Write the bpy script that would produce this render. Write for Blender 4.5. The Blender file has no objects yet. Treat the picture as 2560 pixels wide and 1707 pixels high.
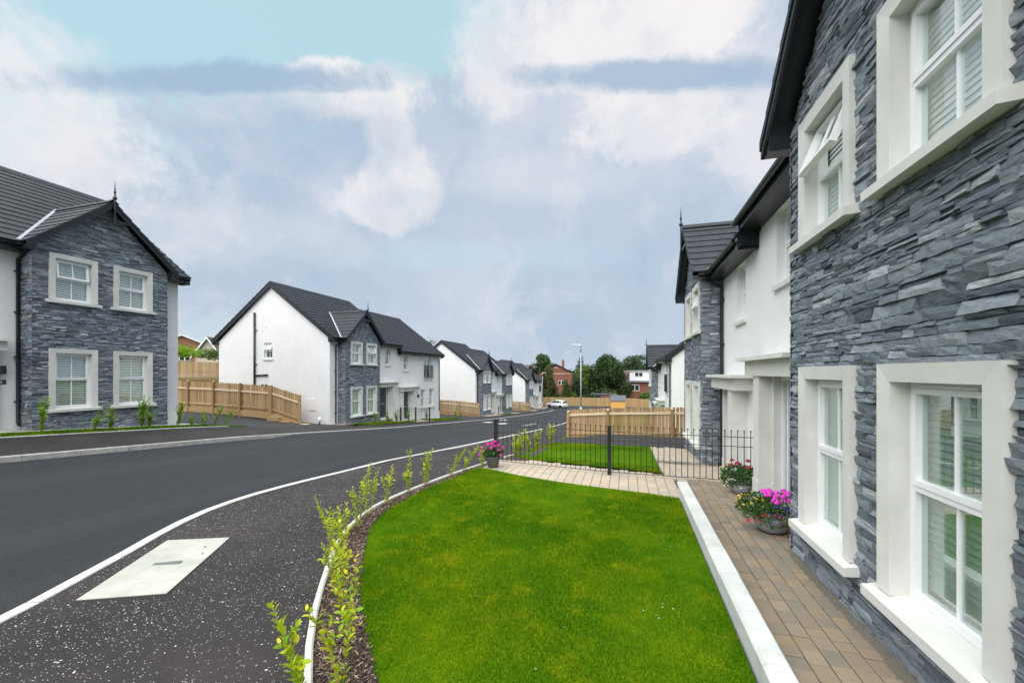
import bpy, math, random
import numpy as np
from mathutils import Vector, Matrix
R = math.radians
rnd = random.Random(7)
SC = bpy.context.scene
COL = SC.collection

# ------------------------------------------------------------------ camera
YAW = math.atan2(286.0, 995.56)
cam = bpy.data.cameras.new('camera')
cam.lens = 14.0; cam.sensor_width = 36.0; cam.sensor_fit = 'HORIZONTAL'
cam.shift_y = 0.0307; cam.clip_start = 0.05; cam.clip_end = 3000
camo = bpy.data.objects.new('camera', cam); COL.objects.link(camo)
camo.location = (0, 0, 2.1); camo.rotation_euler = (R(90), 0, YAW)
SC.camera = camo
SC.view_settings.view_transform = 'Standard'
SC.view_settings.look = 'None'
SC.view_settings.gamma = 1.0
SC.view_settings.use_curve_mapping = False
SC.view_settings.exposure = 2.0

# ------------------------------------------------------------------ world: cloudy sky
SUN_EL, SUN_AZ = R(61), R(196)          # azimuth clockwise from +Y
W = bpy.data.worlds.new('World'); SC.world = W; W.use_nodes = True
nt = W.node_tree; nt.nodes.clear()
def wn(t, **k):
    n = nt.nodes.new(t)
    for a, b in k.items(): setattr(n, a, b)
    return n
def wl(a, b): nt.links.new(a, b)
def wmath(op, a, b=None, c=None, clamp=False):
    n = wn('ShaderNodeMath', operation=op); n.use_clamp = clamp
    for i, v in enumerate((a, b, c)):
        if v is None: continue
        if isinstance(v, (int, float)): n.inputs[i].default_value = v
        else: wl(v, n.inputs[i])
    return n.outputs[0]
def wmix(fac, a, b):
    n = wn('ShaderNodeMix', data_type='RGBA'); n.clamp_factor = True
    for s, v in ((n.inputs[0], fac), (n.inputs[6], a), (n.inputs[7], b)):
        if isinstance(v, (int, float)): s.default_value = v
        elif isinstance(v, tuple): s.default_value = v + (1,)
        else: wl(v, s)
    return n.outputs[2]
sky = wn('ShaderNodeTexSky', sky_type='NISHITA'); sky.sun_disc = False
sky.sun_elevation = SUN_EL; sky.sun_rotation = SUN_AZ; sky.ozone_density = 1.5; sky.air_density = 1.0; sky.dust_density = 2.0
tc = wn('ShaderNodeTexCoord'); DIR = tc.outputs['Generated']
sep = wn('ShaderNodeSeparateXYZ'); wl(DIR, sep.inputs[0])
den = wmath('ADD', wmath('MAXIMUM', sep.outputs[2], 0.0), 0.16)
cx = wmath('DIVIDE', sep.outputs[0], den); cy = wmath('DIVIDE', sep.outputs[1], den)
comb = wn('ShaderNodeCombineXYZ'); wl(cx, comb.inputs[0]); wl(cy, comb.inputs[1])
def wnoise(scale, detail, rough, off=0.0, dist=0.0):
    mp = wn('ShaderNodeMapping'); wl(comb.outputs[0], mp.inputs[0]); mp.inputs['Location'].default_value = (off, off * 1.7, off * .3)
    n = wn('ShaderNodeTexNoise'); wl(mp.outputs[0], n.inputs['Vector'])
    n.inputs['Scale'].default_value = scale; n.inputs['Detail'].default_value = detail
    n.inputs['Roughness'].default_value = rough; n.inputs['Distortion'].default_value = dist
    return n.outputs[0]
def ramp(v, lo, hi):
    n = wn('ShaderNodeMapRange', interpolation_type='SMOOTHSTEP'); wl(v, n.inputs[0])
    n.inputs[1].default_value = lo; n.inputs[2].default_value = hi
    return n.outputs[0]
n1 = wnoise(.85, 6, .55, 3.1, .4); n2 = wnoise(2.3, 7, .6, 9.4, .6); n3 = wnoise(5.5, 5, .6, 1.4, .3)
def dnoise(scale, detail, rough):
    n = wn('ShaderNodeTexNoise'); wl(DIR, n.inputs['Vector']); n.inputs['Scale'].default_value = scale
    n.inputs['Detail'].default_value = detail; n.inputs['Roughness'].default_value = rough; n.inputs['Distortion'].default_value = .3
    return n.outputs[0]
wob = wmath('MULTIPLY_ADD', wmath('SUBTRACT', dnoise(4.5, 10, .68), .5), .46, wmath('MULTIPLY', wmath('SUBTRACT', dnoise(15, 9, .7), .5), .22))
CAz, SAz = math.cos(YAW), math.sin(YAW)
def pdir(px, py):                        # a direction of the sky, given where it stands over the street
    u, v = (px - 1280) / 995.56, (932 - py) / 995.56
    return Vector((u * CAz - SAz, u * SAz + CAz, v)).normalized()
def blob(px, py, rx, rz, soft=.5, amp=1.0):
    d = pdir(px, py)
    st = Vector((CAz, SAz, 0)); east = (st - d*st.dot(d)).normalized(); up = east.cross(d)
    def dot(vec):
        n = wn('ShaderNodeVectorMath', operation='DOT_PRODUCT'); wl(DIR, n.inputs[0]); n.inputs[1].default_value = vec
        return n.outputs['Value']
    a = wmath('DIVIDE', dot(east), rx); b = wmath('DIVIDE', dot(up), rz)
    q = wmath('SQRT', wmath('ADD', wmath('MULTIPLY', a, a), wmath('MULTIPLY', b, b)))
    q = wmath('ADD', q, wmath('MULTIPLY', wob, 5.5))
    q = wmath('ADD', q, wmath('MULTIPLY', wmath('LESS_THAN', dot(d), 0.0), 50.0))
    s = ramp(q, 1.0 + soft, 1.0 - soft)
    return wmath('MULTIPLY', s, amp)
def vmax(*a):
    r = a[0]
    for b in a[1:]: r = wmath('MAXIMUM', r, b)
    return r
SKYV = 0.295                                # sky level before the exposure
def lin(r, g, b):
    f = lambda c: ((c / 255 + .055) / 1.055) ** 2.4 if c > 10 else c / 255 / 12.92
    return (f(r), f(g), f(b))
grey = wmix(ramp(dnoise(2.4, 6, .55), .38, .62), lin(172, 188, 206), lin(189, 198, 213))
fine = dnoise(6.0, 10, .64)
grey = wmix(wmath('MULTIPLY', ramp(fine, .50, .66), .55), grey, lin(206, 209, 219))
grey = wmix(wmath('MULTIPLY', ramp(fine, .47, .30), .40), grey, lin(156, 177, 195))
clear = wmix(.22, lin(182, 216, 223), (0, 0, 0))
skys = wn('ShaderNodeVectorMath', operation='SCALE'); wl(sky.outputs[0], skys.inputs[0]); skys.inputs['Scale'].default_value = .035
add = wn('ShaderNodeVectorMath', operation='ADD'); wl(clear, add.inputs[0]); wl(skys.outputs[0], add.inputs[1])
gap = vmax(blob(420, -110, .52, .20, .28, 1.0), blob(930, 10, .20, .12, .30, .95), blob(1120, 640, .16, .03, .5, .35), blob(560, 850, .10, .04, .5, .35), blob(1420, 640, .14, .03, .5, .3))
col = wmix(gap, grey, add.outputs[0])
puff = ramp(dnoise(8.5, 10, .66), .38, .58)
white = vmax(blob(1500, 105, .20, .085, .30, .9), blob(1720, 65, .085, .095, .28, 1.0), blob(935, 500, .085, .06, .35, .85), blob(1010, 450, .07, .075, .35, .85), blob(890, 240, .14, .040, .30, .9), blob(975, 320, .05, .07, .4, .8),
             blob(1650, 300, .17, .085, .40, .85), blob(10, 270, .14, .15, .4, .75), blob(805, 175, .07, .020, .3, .9), blob(1245, 170, .075, .10, .4, .7), blob(1950, 340, .14, .10, .45, .6), blob(500, 590, .3, .05, .5, .25), blob(1380, 440, .2, .05, .5, .3))
white = wmath('MULTIPLY', white, wmath('MULTIPLY_ADD', puff, .30, .70))
col = wmix(white, col, lin(229, 226, 227))
dark = vmax(blob(560, 200, .25, .024, .40, .85), blob(800, 210, .12, .016, .40, .7), blob(1660, 190, .26, .024, .40, .85), blob(1450, 180, .10, .014, .45, .6), blob(760, 330, .16, .07, .5, .45), blob(1180, 540, .25, .05, .6, .25))
col = wmix(dark, col, lin(150, 174, 198))
below = ramp(sep.outputs[2], 0.0, -.05)
col = wmix(below, col, lin(120, 125, 120))
bg = wn('ShaderNodeBackground'); wl(col, bg.inputs[0]); bg.inputs[1].default_value = SKYV
wo = wn('ShaderNodeOutputWorld'); wl(bg.outputs[0], wo.inputs[0])

# ------------------------------------------------------------------ one soft sun behind cloud
sl = bpy.data.lights.new('sun', 'SUN'); sl.energy = 1.5; sl.angle = R(100); sl.color = (1.0, .975, .94)
so = bpy.data.objects.new('sun', sl); COL.objects.link(so)
sd = Vector((math.sin(SUN_AZ) * math.cos(SUN_EL), math.cos(SUN_AZ) * math.cos(SUN_EL), math.sin(SUN_EL)))
so.rotation_euler = sd.to_track_quat('Z', 'Y').to_euler(); so.location = (0, -5, 30)

# ------------------------------------------------------------------ mesh helpers
class MB:
    def __init__(s): s.v = []; s.f = []; s.c = []; s.cc = None
    def add(s, vs, fs):
        o = len(s.v); s.v.extend([tuple(p) for p in vs]); s.f.extend([tuple(i + o for i in f) for f in fs])
        s.c.extend([s.cc] * len(fs))
        return s
    def box(s, x0, x1, y0, y1, z0, z1):
        return s.add([(x0,y0,z0),(x1,y0,z0),(x1,y1,z0),(x0,y1,z0),(x0,y0,z1),(x1,y0,z1),(x1,y1,z1),(x0,y1,z1)],
              [(0,3,2,1),(4,5,6,7),(0,1,5,4),(1,2,6,5),(2,3,7,6),(3,0,4,7)])
    def quad(s, a, b, c, d): return s.add([a,b,c,d], [(0,1,2,3)])
    def poly(s, pts): return s.add(pts, [tuple(range(len(pts)))])
    def prism(s, pts, d):
        """polygon pts (3d) swept by vector d"""
        n = len(pts); d = Vector(d)
        vs = [Vector(p) for p in pts] + [Vector(p) + d for p in pts]
        fs = [tuple(range(n))[::-1], tuple(range(n, 2*n))] + [(i, (i+1) % n, n + (i+1) % n, n + i) for i in range(n)]
        return s.add(vs, fs)
    def hexa(s, b, t):
        return s.add(list(b) + list(t), [(0,3,2,1),(4,5,6,7),(0,1,5,4),(1,2,6,5),(2,3,7,6),(3,0,4,7)])
    def tube(s, pts, r, n=8, cap=True, r2=None):
        pts = [Vector(p) for p in pts]; m = len(pts); vs = []
        for i, p in enumerate(pts):
            d = (pts[min(i+1, m-1)] - pts[max(i-1, 0)]).normalized()
            a = d.orthogonal().normalized() if i == 0 else (a - d * a.dot(d)).normalized()
            b = d.cross(a); rr = r if r2 is None else r + (r2 - r) * i / max(1, m - 1)
            vs += [p + (a * math.cos(2*math.pi*k/n) + b * math.sin(2*math.pi*k/n)) * rr for k in range(n)]
        fs = [(i*n+k, i*n+(k+1) % n, (i+1)*n+(k+1) % n, (i+1)*n+k) for i in range(m-1) for k in range(n)]
        if cap: fs += [tuple(range(n))[::-1], tuple(range((m-1)*n, m*n))]
        return s.add(vs, fs)
    def lathe(s, prof, n=20, c=(0,0,0), cap=True):
        vs = [(c[0] + r*math.cos(2*math.pi*k/n), c[1] + r*math.sin(2*math.pi*k/n), c[2] + z) for r, z in prof for k in range(n)]
        m = len(prof)
        fs = [(i*n+k, i*n+(k+1) % n, (i+1)*n+(k+1) % n, (i+1)*n+k) for i in range(m-1) for k in range(n)]
        if cap: fs += [tuple(range(n))[::-1], tuple(range((m-1)*n, m*n))]
        return s.add(vs, fs)
    def mesh(s, name, mat, smooth=False):
        me = bpy.data.meshes.new(name); me.from_pydata(s.v, [], s.f)
        if mat: me.materials.append(mat)
        if any(c is not None for c in s.c):
            ca = me.attributes.new('tint', 'FLOAT', 'FACE')
            ca.data.foreach_set('value', [c if c is not None else .5 for c in s.c])
        if smooth: me.shade_smooth()
        me.update()
        return me
    def obj(s, name, mat, parent=None, smooth=False):
        return link(name, s.mesh(name, mat, smooth), parent)
def link(name, data, parent=None):
    o = bpy.data.objects.new(name, data); COL.objects.link(o)
    if parent is not None: o.parent = parent
    return o
def tag(o, label=None, cat=None, group=None, kind=None):
    if label: o['label'] = label
    if cat: o['category'] = cat
    if group: o['group'] = group
    if kind: o['kind'] = kind
    return o
def empty(name, loc=(0,0,0), rz=0.0, label=None, cat=None, group=None):
    o = link(name, None); o.location = loc; o.rotation_euler = (0,0,rz); o.empty_display_size = .3
    return tag(o, label, cat, group)
def npmesh(name, verts, tris, mat, parent=None, tint=None, smooth=False):
    """fast mesh from numpy arrays: verts (n,3), faces (m,k)"""
    me = bpy.data.meshes.new(name); k = tris.shape[1]
    me.vertices.add(len(verts)); me.vertices.foreach_set('co', verts.astype(np.float32).ravel())
    me.loops.add(tris.size); me.loops.foreach_set('vertex_index', tris.astype(np.int32).ravel())
    me.polygons.add(len(tris)); me.polygons.foreach_set('loop_start', np.arange(0, tris.size, k, dtype=np.int32))
    me.polygons.foreach_set('loop_total', np.full(len(tris), k, dtype=np.int32))
    if tint is not None:
        ca = me.attributes.new('tint', 'FLOAT', 'FACE'); ca.data.foreach_set('value', tint.astype(np.float32))
    me.materials.append(mat); me.update(calc_edges=True)
    if smooth: me.shade_smooth()
    return link(name, me, parent)

# ------------------------------------------------------------------ materials
MATS = {}
class Mat:
    def __init__(s, name):
        s.m = bpy.data.materials.new(name); s.m.use_nodes = True; s.t = s.m.node_tree
        s.b = s.t.nodes['Principled BSDF']; s.out = s.t.nodes['Material Output']; MATS[name] = s.m
        s.tc = s.n('ShaderNodeTexCoord')
    def n(s, t, **k):
        x = s.t.nodes.new(t)
        for a, b in k.items(): setattr(x, a, b)
        return x
    def l(s, a, b): s.t.links.new(a, b)
    def sv(s, sock, v):
        if isinstance(v, (int, float)): sock.default_value = v
        elif isinstance(v, tuple): sock.default_value = v + (1,) if len(v) == 3 and len(sock.default_value) == 4 else v
        else: s.l(v, sock)
    def noise(s, scale, detail=4, rough=.55, coord='Object', sc=(1,1,1), dist=0.0):
        mp = s.n('ShaderNodeMapping'); s.l(s.tc.outputs[coord] if isinstance(coord, str) else coord, mp.inputs[0]); mp.inputs['Scale'].default_value = sc
        x = s.n('ShaderNodeTexNoise'); s.l(mp.outputs[0], x.inputs['Vector'])
        x.inputs['Scale'].default_value = scale; x.inputs['Detail'].default_value = detail
        x.inputs['Roughness'].default_value = rough; x.inputs['Distortion'].default_value = dist
        return x.outputs[0]
    def voro(s, scale, sc=(1,1,1), feature='F1', coord='Object', out='Distance'):
        mp = s.n('ShaderNodeMapping'); s.l(s.tc.outputs[coord], mp.inputs[0]); mp.inputs['Scale'].default_value = sc
        x = s.n('ShaderNodeTexVoronoi', feature=feature); s.l(mp.outputs[0], x.inputs['Vector']); x.inputs['Scale'].default_value = scale
        return x.outputs[out]
    def ramp(s, v, lo, hi, a=0.0, b=1.0):
        x = s.n('ShaderNodeMapRange'); s.l(v, x.inputs[0])
        for i, q in zip((1,2,3,4), (lo, hi, a, b)): x.inputs[i].default_value = q
        return x.outputs[0]
    def mix(s, f, a, b, mode='MIX'):
        x = s.n('ShaderNodeMix', data_type='RGBA', blend_type=mode); x.clamp_factor = True
        s.sv(x.inputs[0], f); s.sv(x.inputs[6], a); s.sv(x.inputs[7], b)
        return x.outputs[2]
    def math(s, op, a, b=0.0):
        x = s.n('ShaderNodeMath', operation=op); s.sv(x.inputs[0], a); s.sv(x.inputs[1], b); return x.outputs[0]
    def attr(s, name='tint'):
        x = s.n('ShaderNodeAttribute', attribute_name=name); return x.outputs['Fac']
    def orand(s):
        return s.n('ShaderNodeObjectInfo').outputs['Random']
    def cr(s, v, stops):
        x = s.n('ShaderNodeValToRGB'); s.l(v, x.inputs[0]); e = x.color_ramp.elements
        while len(e) < len(stops): e.new(.5)
        for q, (p, c) in zip(e, stops): q.position = p; q.color = tuple(c) + (1,)
        return x.outputs[0]
    def bump(s, h, strength=.3, dist=.02, prev=None):
        x = s.n('ShaderNodeBump'); s.l(h, x.inputs['Height']); x.inputs['Strength'].default_value = strength; x.inputs['Distance'].default_value = dist
        if prev is not None: s.l(prev, x.inputs['Normal'])
        return x.outputs[0]
    def set(s, col=None, rough=None, metal=None, normal=None, spec=None):
        for k, v in (('Base Color', col), ('Roughness', rough), ('Metallic', metal), ('Specular IOR Level', spec)):
            if v is not None: s.sv(s.b.inputs[k], v)
        if normal is not None: s.l(normal, s.b.inputs['Normal'])
        return s.m

m = Mat('render'); a = m.noise(1.1, 5); b = m.noise(240, 2); st = m.noise(2.2, 4, .6, sc=(1,1,.18))
c = m.mix(m.ramp(a, .3, .75), (.76,.76,.755), (.82,.82,.815)); c = m.mix(m.ramp(st, .55, .80, 0, .5), c, (.68,.69,.68)); sp2 = m.noise(7, 6, .7); c = m.mix(m.ramp(sp2, .5, .75, 0, .25), c, (.72,.725,.715))
m.set(c, .9, normal=m.bump(b, .35, .004), spec=.2)
m = Mat('stone'); t = m.attr(); a = m.noise(9, 6, .65, sc=(1,1,3.5)); b = m.noise(38, 7, .75, sc=(.6,.6,4.0)); g_ = m.noise(2.5, 4)
c = m.cr(t, [(0,(.075,.092,.110)),(.22,(.15,.18,.208)),(.48,(.22,.255,.288)),(.72,(.295,.332,.365)),(.88,(.40,.435,.46)),(.96,(.53,.555,.565)),(1,(.38,.365,.335))])
c = m.mix(m.ramp(a, .48, .80, 0, .5), c, (.30,.345,.395)); c = m.mix(m.ramp(b, .50, .30, 0, .85), c, (.035,.046,.058))
c = m.mix(m.ramp(b, .58, .74, 0, .7), c, (.48,.53,.57)); c = m.mix(m.ramp(g_, .62, .8, 0, .4), c, (.17,.18,.165))
m.set(c, m.ramp(a, .3, .8, .5, .75), normal=m.bump(a, .35, .012, m.bump(b, 1.0, .010)), spec=.35)
m = Mat('mortar'); a = m.noise(40, 4); m.set(m.mix(a, (.035,.038,.042), (.09,.085,.08)), .95, normal=m.bump(a, .5, .02))
m = Mat('cast_stone'); a = m.noise(3, 5); b = m.noise(90, 3)
m.set(m.mix(m.ramp(a, .3, .75), (.60,.605,.565), (.70,.705,.665)), .8, normal=m.bump(b, .15, .004), spec=.3)
m = Mat('coping'); r_ = m.orand(); a = m.noise(2.3, 6, .6); b = m.noise(60, 4); s_ = m.noise(1.4, 5, .7)
c = m.mix(m.ramp(a, .35, .7), (.50,.52,.495), (.68,.69,.665)); c = m.mix(m.ramp(s_, .52, .72, 0, .7), c, (.34,.365,.34)); c = m.mix(m.ramp(r_, 0, 1, 0, .3), c, (.46,.48,.455))
m.set(c, .8, normal=m.bump(b, .2, .004))
m = Mat('upvc'); m.set((.84,.85,.86), .28, spec=.5)
m = Mat('dark_upvc'); a = m.noise(8, 3); m.set(m.mix(a, (.009,.011,.014), (.017,.020,.025)), .32)
m = Mat('black_metal'); m.set((.012,.012,.014), .4, spec=.5)
m = Mat('door_grey'); m.set((.035,.05,.063), .4)
m = Mat('tile'); t = m.attr(); r_ = m.orand(); a = m.noise(60, 3); b = m.noise(1.3, 4)
k = m.math('FRACT', m.math('ADD', t, r_)); c = m.cr(k, [(0,(.011,.0138,.019)),(.6,(.014,.0172,.0235)),(1,(.018,.022,.029))])
c = m.mix(m.ramp(b, .4, .7, 0, .4), c, (.018,.024,.036)); m.set(c, .6, normal=m.bump(a, .25, .004), spec=.4)
m = Mat('lead'); m.set((.42,.44,.46), .45)
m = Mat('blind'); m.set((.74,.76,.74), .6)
m = Mat('blind_green_cast'); m.set((.34,.43,.38), .6)  # dimmer copy of blind, green cast of the light put into its colour
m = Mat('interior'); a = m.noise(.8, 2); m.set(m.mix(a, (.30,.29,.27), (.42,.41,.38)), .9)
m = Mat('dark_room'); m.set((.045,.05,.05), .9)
m = Mat('curtain'); m.set((.55,.57,.55), .9)
m = Mat('glass')
gl = m.n('ShaderNodeBsdfGlossy'); gl.inputs['Roughness'].default_value = .01; gl.inputs['Color'].default_value = (.97,1,.99,1)
tr = m.n('ShaderNodeBsdfTransparent'); tr.inputs['Color'].default_value = (.93,.97,.95,1)
fr = m.n('ShaderNodeFresnel'); gm = m.n('ShaderNodeNewGeometry'); m.l(m.ramp(gm.outputs['Backfacing'], 0, 1, 1.5, 1/1.5), fr.inputs['IOR'])
ms = m.n('ShaderNodeMixShader'); m.l(m.math('MULTIPLY_ADD', fr.outputs[0], 2.3), ms.inputs[0])
ms.inputs[0].links[0].from_node.inputs[2].default_value = .01; ms.inputs[0].links[0].from_node.use_clamp = True
m.l(tr.outputs[0], ms.inputs[1]); m.l(gl.outputs[0], ms.inputs[2]); m.l(ms.outputs[0], m.out.inputs[0])
m = Mat('road'); a = m.noise(220, 3, .7, 'Object'); b = m.noise(.55, 5, .6, sc=(1,.35,1)); v = m.voro(160); w_ = m.noise(5, 4)
c = m.mix(m.ramp(a, .3, .7), (.0045,.0055,.007), (.019,.0222,.027)); c = m.mix(m.ramp(b, .42, .68, 0, .5), c, (.019,.023,.029)); g3 = m.noise(24, 5, .8); c = m.mix(m.ramp(g3, .54, .70, 0, .5), c, (.052,.057,.063)); c = m.mix(m.ramp(g3, .46, .32, 0, .6), c, (.005,.006,.007))
c = m.mix(m.ramp(w_, .60, .85, 0, .3), c, (.016,.018,.021)); tk = m.noise(.9, 3, .5, sc=(1.6,.05,1)); c = m.mix(m.ramp(tk, .48, .68, 0, .4), c, (.033,.037,.042)); gr_ = m.noise(38, 5, .8); c = m.mix(m.ramp(gr_, .58, .72, 0, .5), c, (.062,.066,.07)); g2 = m.noise(70, 4, .85); c = m.mix(m.ramp(g2, .42, .28, 0, .8), c, (.008,.009,.010)); c = m.mix(m.ramp(g2, .58, .70, 0, .6), c, (.095,.10,.105))
m.set(c, m.ramp(b, .3, .7, .62, .8), normal=m.bump(v, .55, .012, m.bump(a, .4, .008)), spec=.4)
m = Mat('footway'); a = m.noise(170, 4, .7); b = m.noise(.9, 5, .6); v = m.voro(75, out='Color'); vd = m.voro(75); sp = m.n('ShaderNodeSeparateColor'); m.l(v, sp.inputs[0])
chip = m.math('MULTIPLY', m.math('GREATER_THAN', sp.outputs[0], .90), m.math('LESS_THAN', vd, .30))
c = m.mix(m.ramp(a, .3, .7), (.009,.0085,.009), (.036,.031,.031)); c = m.mix(m.ramp(b, .42, .70, 0, .7), c, (.052,.041,.040)); c = m.mix(m.math('MULTIPLY', chip, .8), c, (.50,.49,.47))
m.set(c, .78, normal=m.bump(vd, .35, .01, m.bump(a, .6, .01)), spec=.35)
m = Mat('drive'); a = m.noise(190, 4, .7); b = m.noise(.7, 4, .6)
c = m.mix(m.ramp(a, .3, .7), (.011,.012,.014), (.034,.036,.040)); c = m.mix(m.ramp(b, .45, .7, 0, .5), c, (.036,.039,.044)); m.set(c, .75, normal=m.bump(a, .5, .012))
m = Mat('kerb'); a = m.noise(5, 5, .65); b = m.noise(120, 3); r_ = m.orand()
c = m.mix(m.ramp(a, .3, .75), (.30,.295,.27), (.58,.57,.53)); c = m.mix(m.ramp(r_, 0, 1, 0, .45), c, (.40,.40,.38)); m.set(c, .9, normal=m.bump(b, .3, .006))
m = Mat('edging'); a = m.noise(4, 5, .65); b = m.noise(120, 3)
e_ = m.noise(16, 5, .75); r_ = m.orand(); m.set(m.mix(m.ramp(e_, .50, .72, 0, .7), m.mix(m.ramp(r_, 0, 1, 0, .4), m.mix(m.ramp(a, .3, .75), (.48,.48,.445), (.70,.70,.66)), (.40,.395,.36)), (.26,.255,.235)), .9, normal=m.bump(b, .3, .005))
m = Mat('slab'); a = m.noise(3, 5, .65); b = m.noise(130, 3)
c = m.mix(m.ramp(a, .3, .75), (.34,.34,.295), (.50,.50,.44)); c = m.mix(m.ramp(b, .58, .8, 0, .5), c, (.22,.22,.19)); m.set(c, .9, normal=m.bump(b, .3, .005))
m = Mat('paver'); r_ = m.orand(); a = m.noise(11, 5, .7); b = m.noise(80, 4, .7)
c = m.cr(r_, [(0,(.235,.185,.125)),(.2,(.30,.225,.14)),(.42,(.235,.20,.145)),(.6,(.20,.185,.145)),(.78,(.32,.245,.16)),(.92,(.165,.155,.13)),(1,(.26,.21,.15))])
c = m.mix(m.ramp(a, .38, .72, 0, .6), c, (.225,.19,.14)); c = m.mix(m.ramp(b, .55, .8, 0, .45), c, (.12,.11,.10)); m.set(c, .85, normal=m.bump(b, .4, .006))
m = Mat('paver_light'); r_ = m.orand(); a = m.noise(11, 5, .7); b = m.noise(80, 4, .7)
c = m.cr(r_, [(0,(.42,.345,.25)),(.3,(.49,.405,.295)),(.55,(.39,.345,.27)),(.75,(.46,.375,.275)),(.9,(.34,.325,.275)),(1,(.45,.385,.295))])
c = m.mix(m.ramp(a, .38, .72, 0, .4), c, (.42,.36,.29)); m.set(c, .85, normal=m.bump(b, .4, .006))
m = Mat('joint_sand'); a = m.noise(60, 4); m.set(m.mix(a, (.08,.072,.058), (.20,.175,.135)), .95)
m = Mat('soil'); a = m.noise(14, 6, .7); m.set(m.mix(a, (.035,.026,.02), (.10,.078,.058)), .95, normal=m.bump(a, .8, .03))
m = Mat('mulch'); t = m.attr(); m.set(m.cr(t, [(0,(.032,.023,.018)),(.5,(.075,.052,.04)),(.78,(.15,.105,.075)),(.93,(.33,.23,.16)),(1,(.48,.38,.28))]), .9)
m = Mat('turf'); a = m.noise(6, 6, .7); b = m.noise(.9, 4)
c = m.mix(m.ramp(a, .3, .7), (.030,.10,.002), (.075,.17,.004)); m.set(m.mix(m.ramp(b, .4, .7, 0, .5), c, (.11,.19,.002)), .95, normal=m.bump(a, .8, .04), spec=.02)
m = Mat('far_grass'); a = m.noise(.5, 6, .7); m.set(m.mix(m.ramp(a, .3, .7), (.05,.09,.02), (.13,.15,.05)), .95)
m = Mat('grass'); t = m.attr(); b = m.noise(.9, 5, .65); d = m.noise(3.6, 4, .6)
c = m.cr(t, [(0,(.026,.105,.0005)),(.5,(.075,.195,.001)),(.85,(.155,.28,.002)),(.96,(.19,.27,.012)),(1,(.34,.30,.09))])
c = m.mix(m.ramp(b, .44, .68, 0, .75), c, (.215,.295,.002)); c = m.mix(m.ramp(d, .54, .74, 0, .5), c, (.31,.32,.006)); c = m.mix(m.ramp(b, .44, .28, 0, .45), c, (.024,.125,.0005)); m.set(c, .8, spec=.08)
def leafmat(name, lo, hi, alt, trans=.25, use_rand=False):
    m = Mat(name); t = m.orand() if use_rand else m.attr(); c = m.cr(t, [(0, lo), (.6, hi), (.93, alt), (1, alt)])
    m.set(c, .5, spec=.35)
    tl = m.n('ShaderNodeBsdfTranslucent'); m.l(m.mix(.5, c, tuple(min(1, q * 1.6) for q in hi)), tl.inputs[0])
    x = m.n('ShaderNodeMixShader'); x.inputs[0].default_value = trans; m.l(m.b.outputs[0], x.inputs[1]); m.l(tl.outputs[0], x.inputs[2]); m.l(x.outputs[0], m.out.inputs[0])
leafmat('privet', (.14,.28,.008), (.43,.54,.012), (.70,.60,.02), .32)
leafmat('privet_leaf', (.13,.28,.010), (.40,.54,.014), (.68,.60,.02), .32, True)
leafmat('hedge_green', (.09,.24,.01), (.24,.42,.02), (.40,.46,.04), .3)
leafmat('plant_green', (.018,.06,.012), (.05,.13,.025), (.14,.21,.04), .2)
leafmat('broadleaf', (.014,.035,.008), (.040,.078,.016), (.085,.12,.028), .15)
leafmat('broadleaf_light', (.045,.085,.012), (.10,.16,.025), (.17,.21,.04), .2)
leafmat('broadleaf_brown', (.030,.048,.012), (.072,.092,.022), (.14,.10,.035), .15)
leafmat('conifer', (.010,.026,.010), (.026,.055,.020), (.045,.080,.022), .1)
leafmat('conifer_green', (.020,.055,.010), (.050,.105,.018), (.085,.14,.02), .1)
m = Mat('bark'); a = m.noise(12, 5, .7, sc=(1,1,.3)); m.set(m.mix(a, (.05,.038,.028), (.13,.10,.075)), .9, normal=m.bump(a, .6, .02))
m = Mat('stem'); m.set((.27,.15,.05), .6)
m = Mat('timber'); r_ = m.orand(); t = m.attr(); a = m.noise(5, 5, .65, sc=(6,6,.5)); b = m.noise(1.7, 4, .6); q = m.math('FRACT', m.math('ADD', r_, t))
c = m.cr(q, [(0,(.30,.185,.085)),(.35,(.42,.275,.135)),(.65,(.47,.32,.165)),(.85,(.36,.25,.13)),(1,(.52,.36,.19))])
c = m.mix(m.ramp(a, .42, .70, 0, .55), c, (.27,.165,.075)); c = m.mix(m.ramp(b, .58, .8, 0, .45), c, (.30,.27,.13)); m.set(c, .8, normal=m.bump(a, .3, .006), spec=.25)
m = Mat('timber_pale'); r_ = m.orand(); t = m.attr(); a = m.noise(5, 5, .65, sc=(6,6,.5)); q = m.math('FRACT', m.math('ADD', r_, t))
c = m.cr(q, [(0,(.52,.33,.16)),(.5,(.66,.46,.25)),(1,(.76,.56,.33))]); m.set(m.mix(m.ramp(a, .45, .7, 0, .4), c, (.40,.25,.11)), .8)
m = Mat('timber_cap'); m.set((.62,.50,.33), .8)
m = Mat('brick'); m.tc
bt = m.n('ShaderNodeTexBrick'); mp = m.n('ShaderNodeMapping'); m.l(m.tc.outputs['Object'], mp.inputs[0]); mp.inputs['Rotation'].default_value = (R(90), 0, 0); m.l(mp.outputs[0], bt.inputs[0])
bt.inputs['Color1'].default_value = (.26,.075,.045,1); bt.inputs['Color2'].default_value = (.19,.05,.035,1); bt.inputs['Mortar'].default_value = (.30,.25,.22,1)
bt.inputs['Scale'].default_value = 4.4; bt.inputs['Mortar Size'].default_value = .012
m.set(bt.outputs[0], .9)
m = Mat('brick_orange'); a = m.noise(18, 3, .6, sc=(1,1,4)); m.set(m.mix(m.ramp(a, .3, .7), (.27,.12,.065), (.38,.19,.11)), .9)
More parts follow.
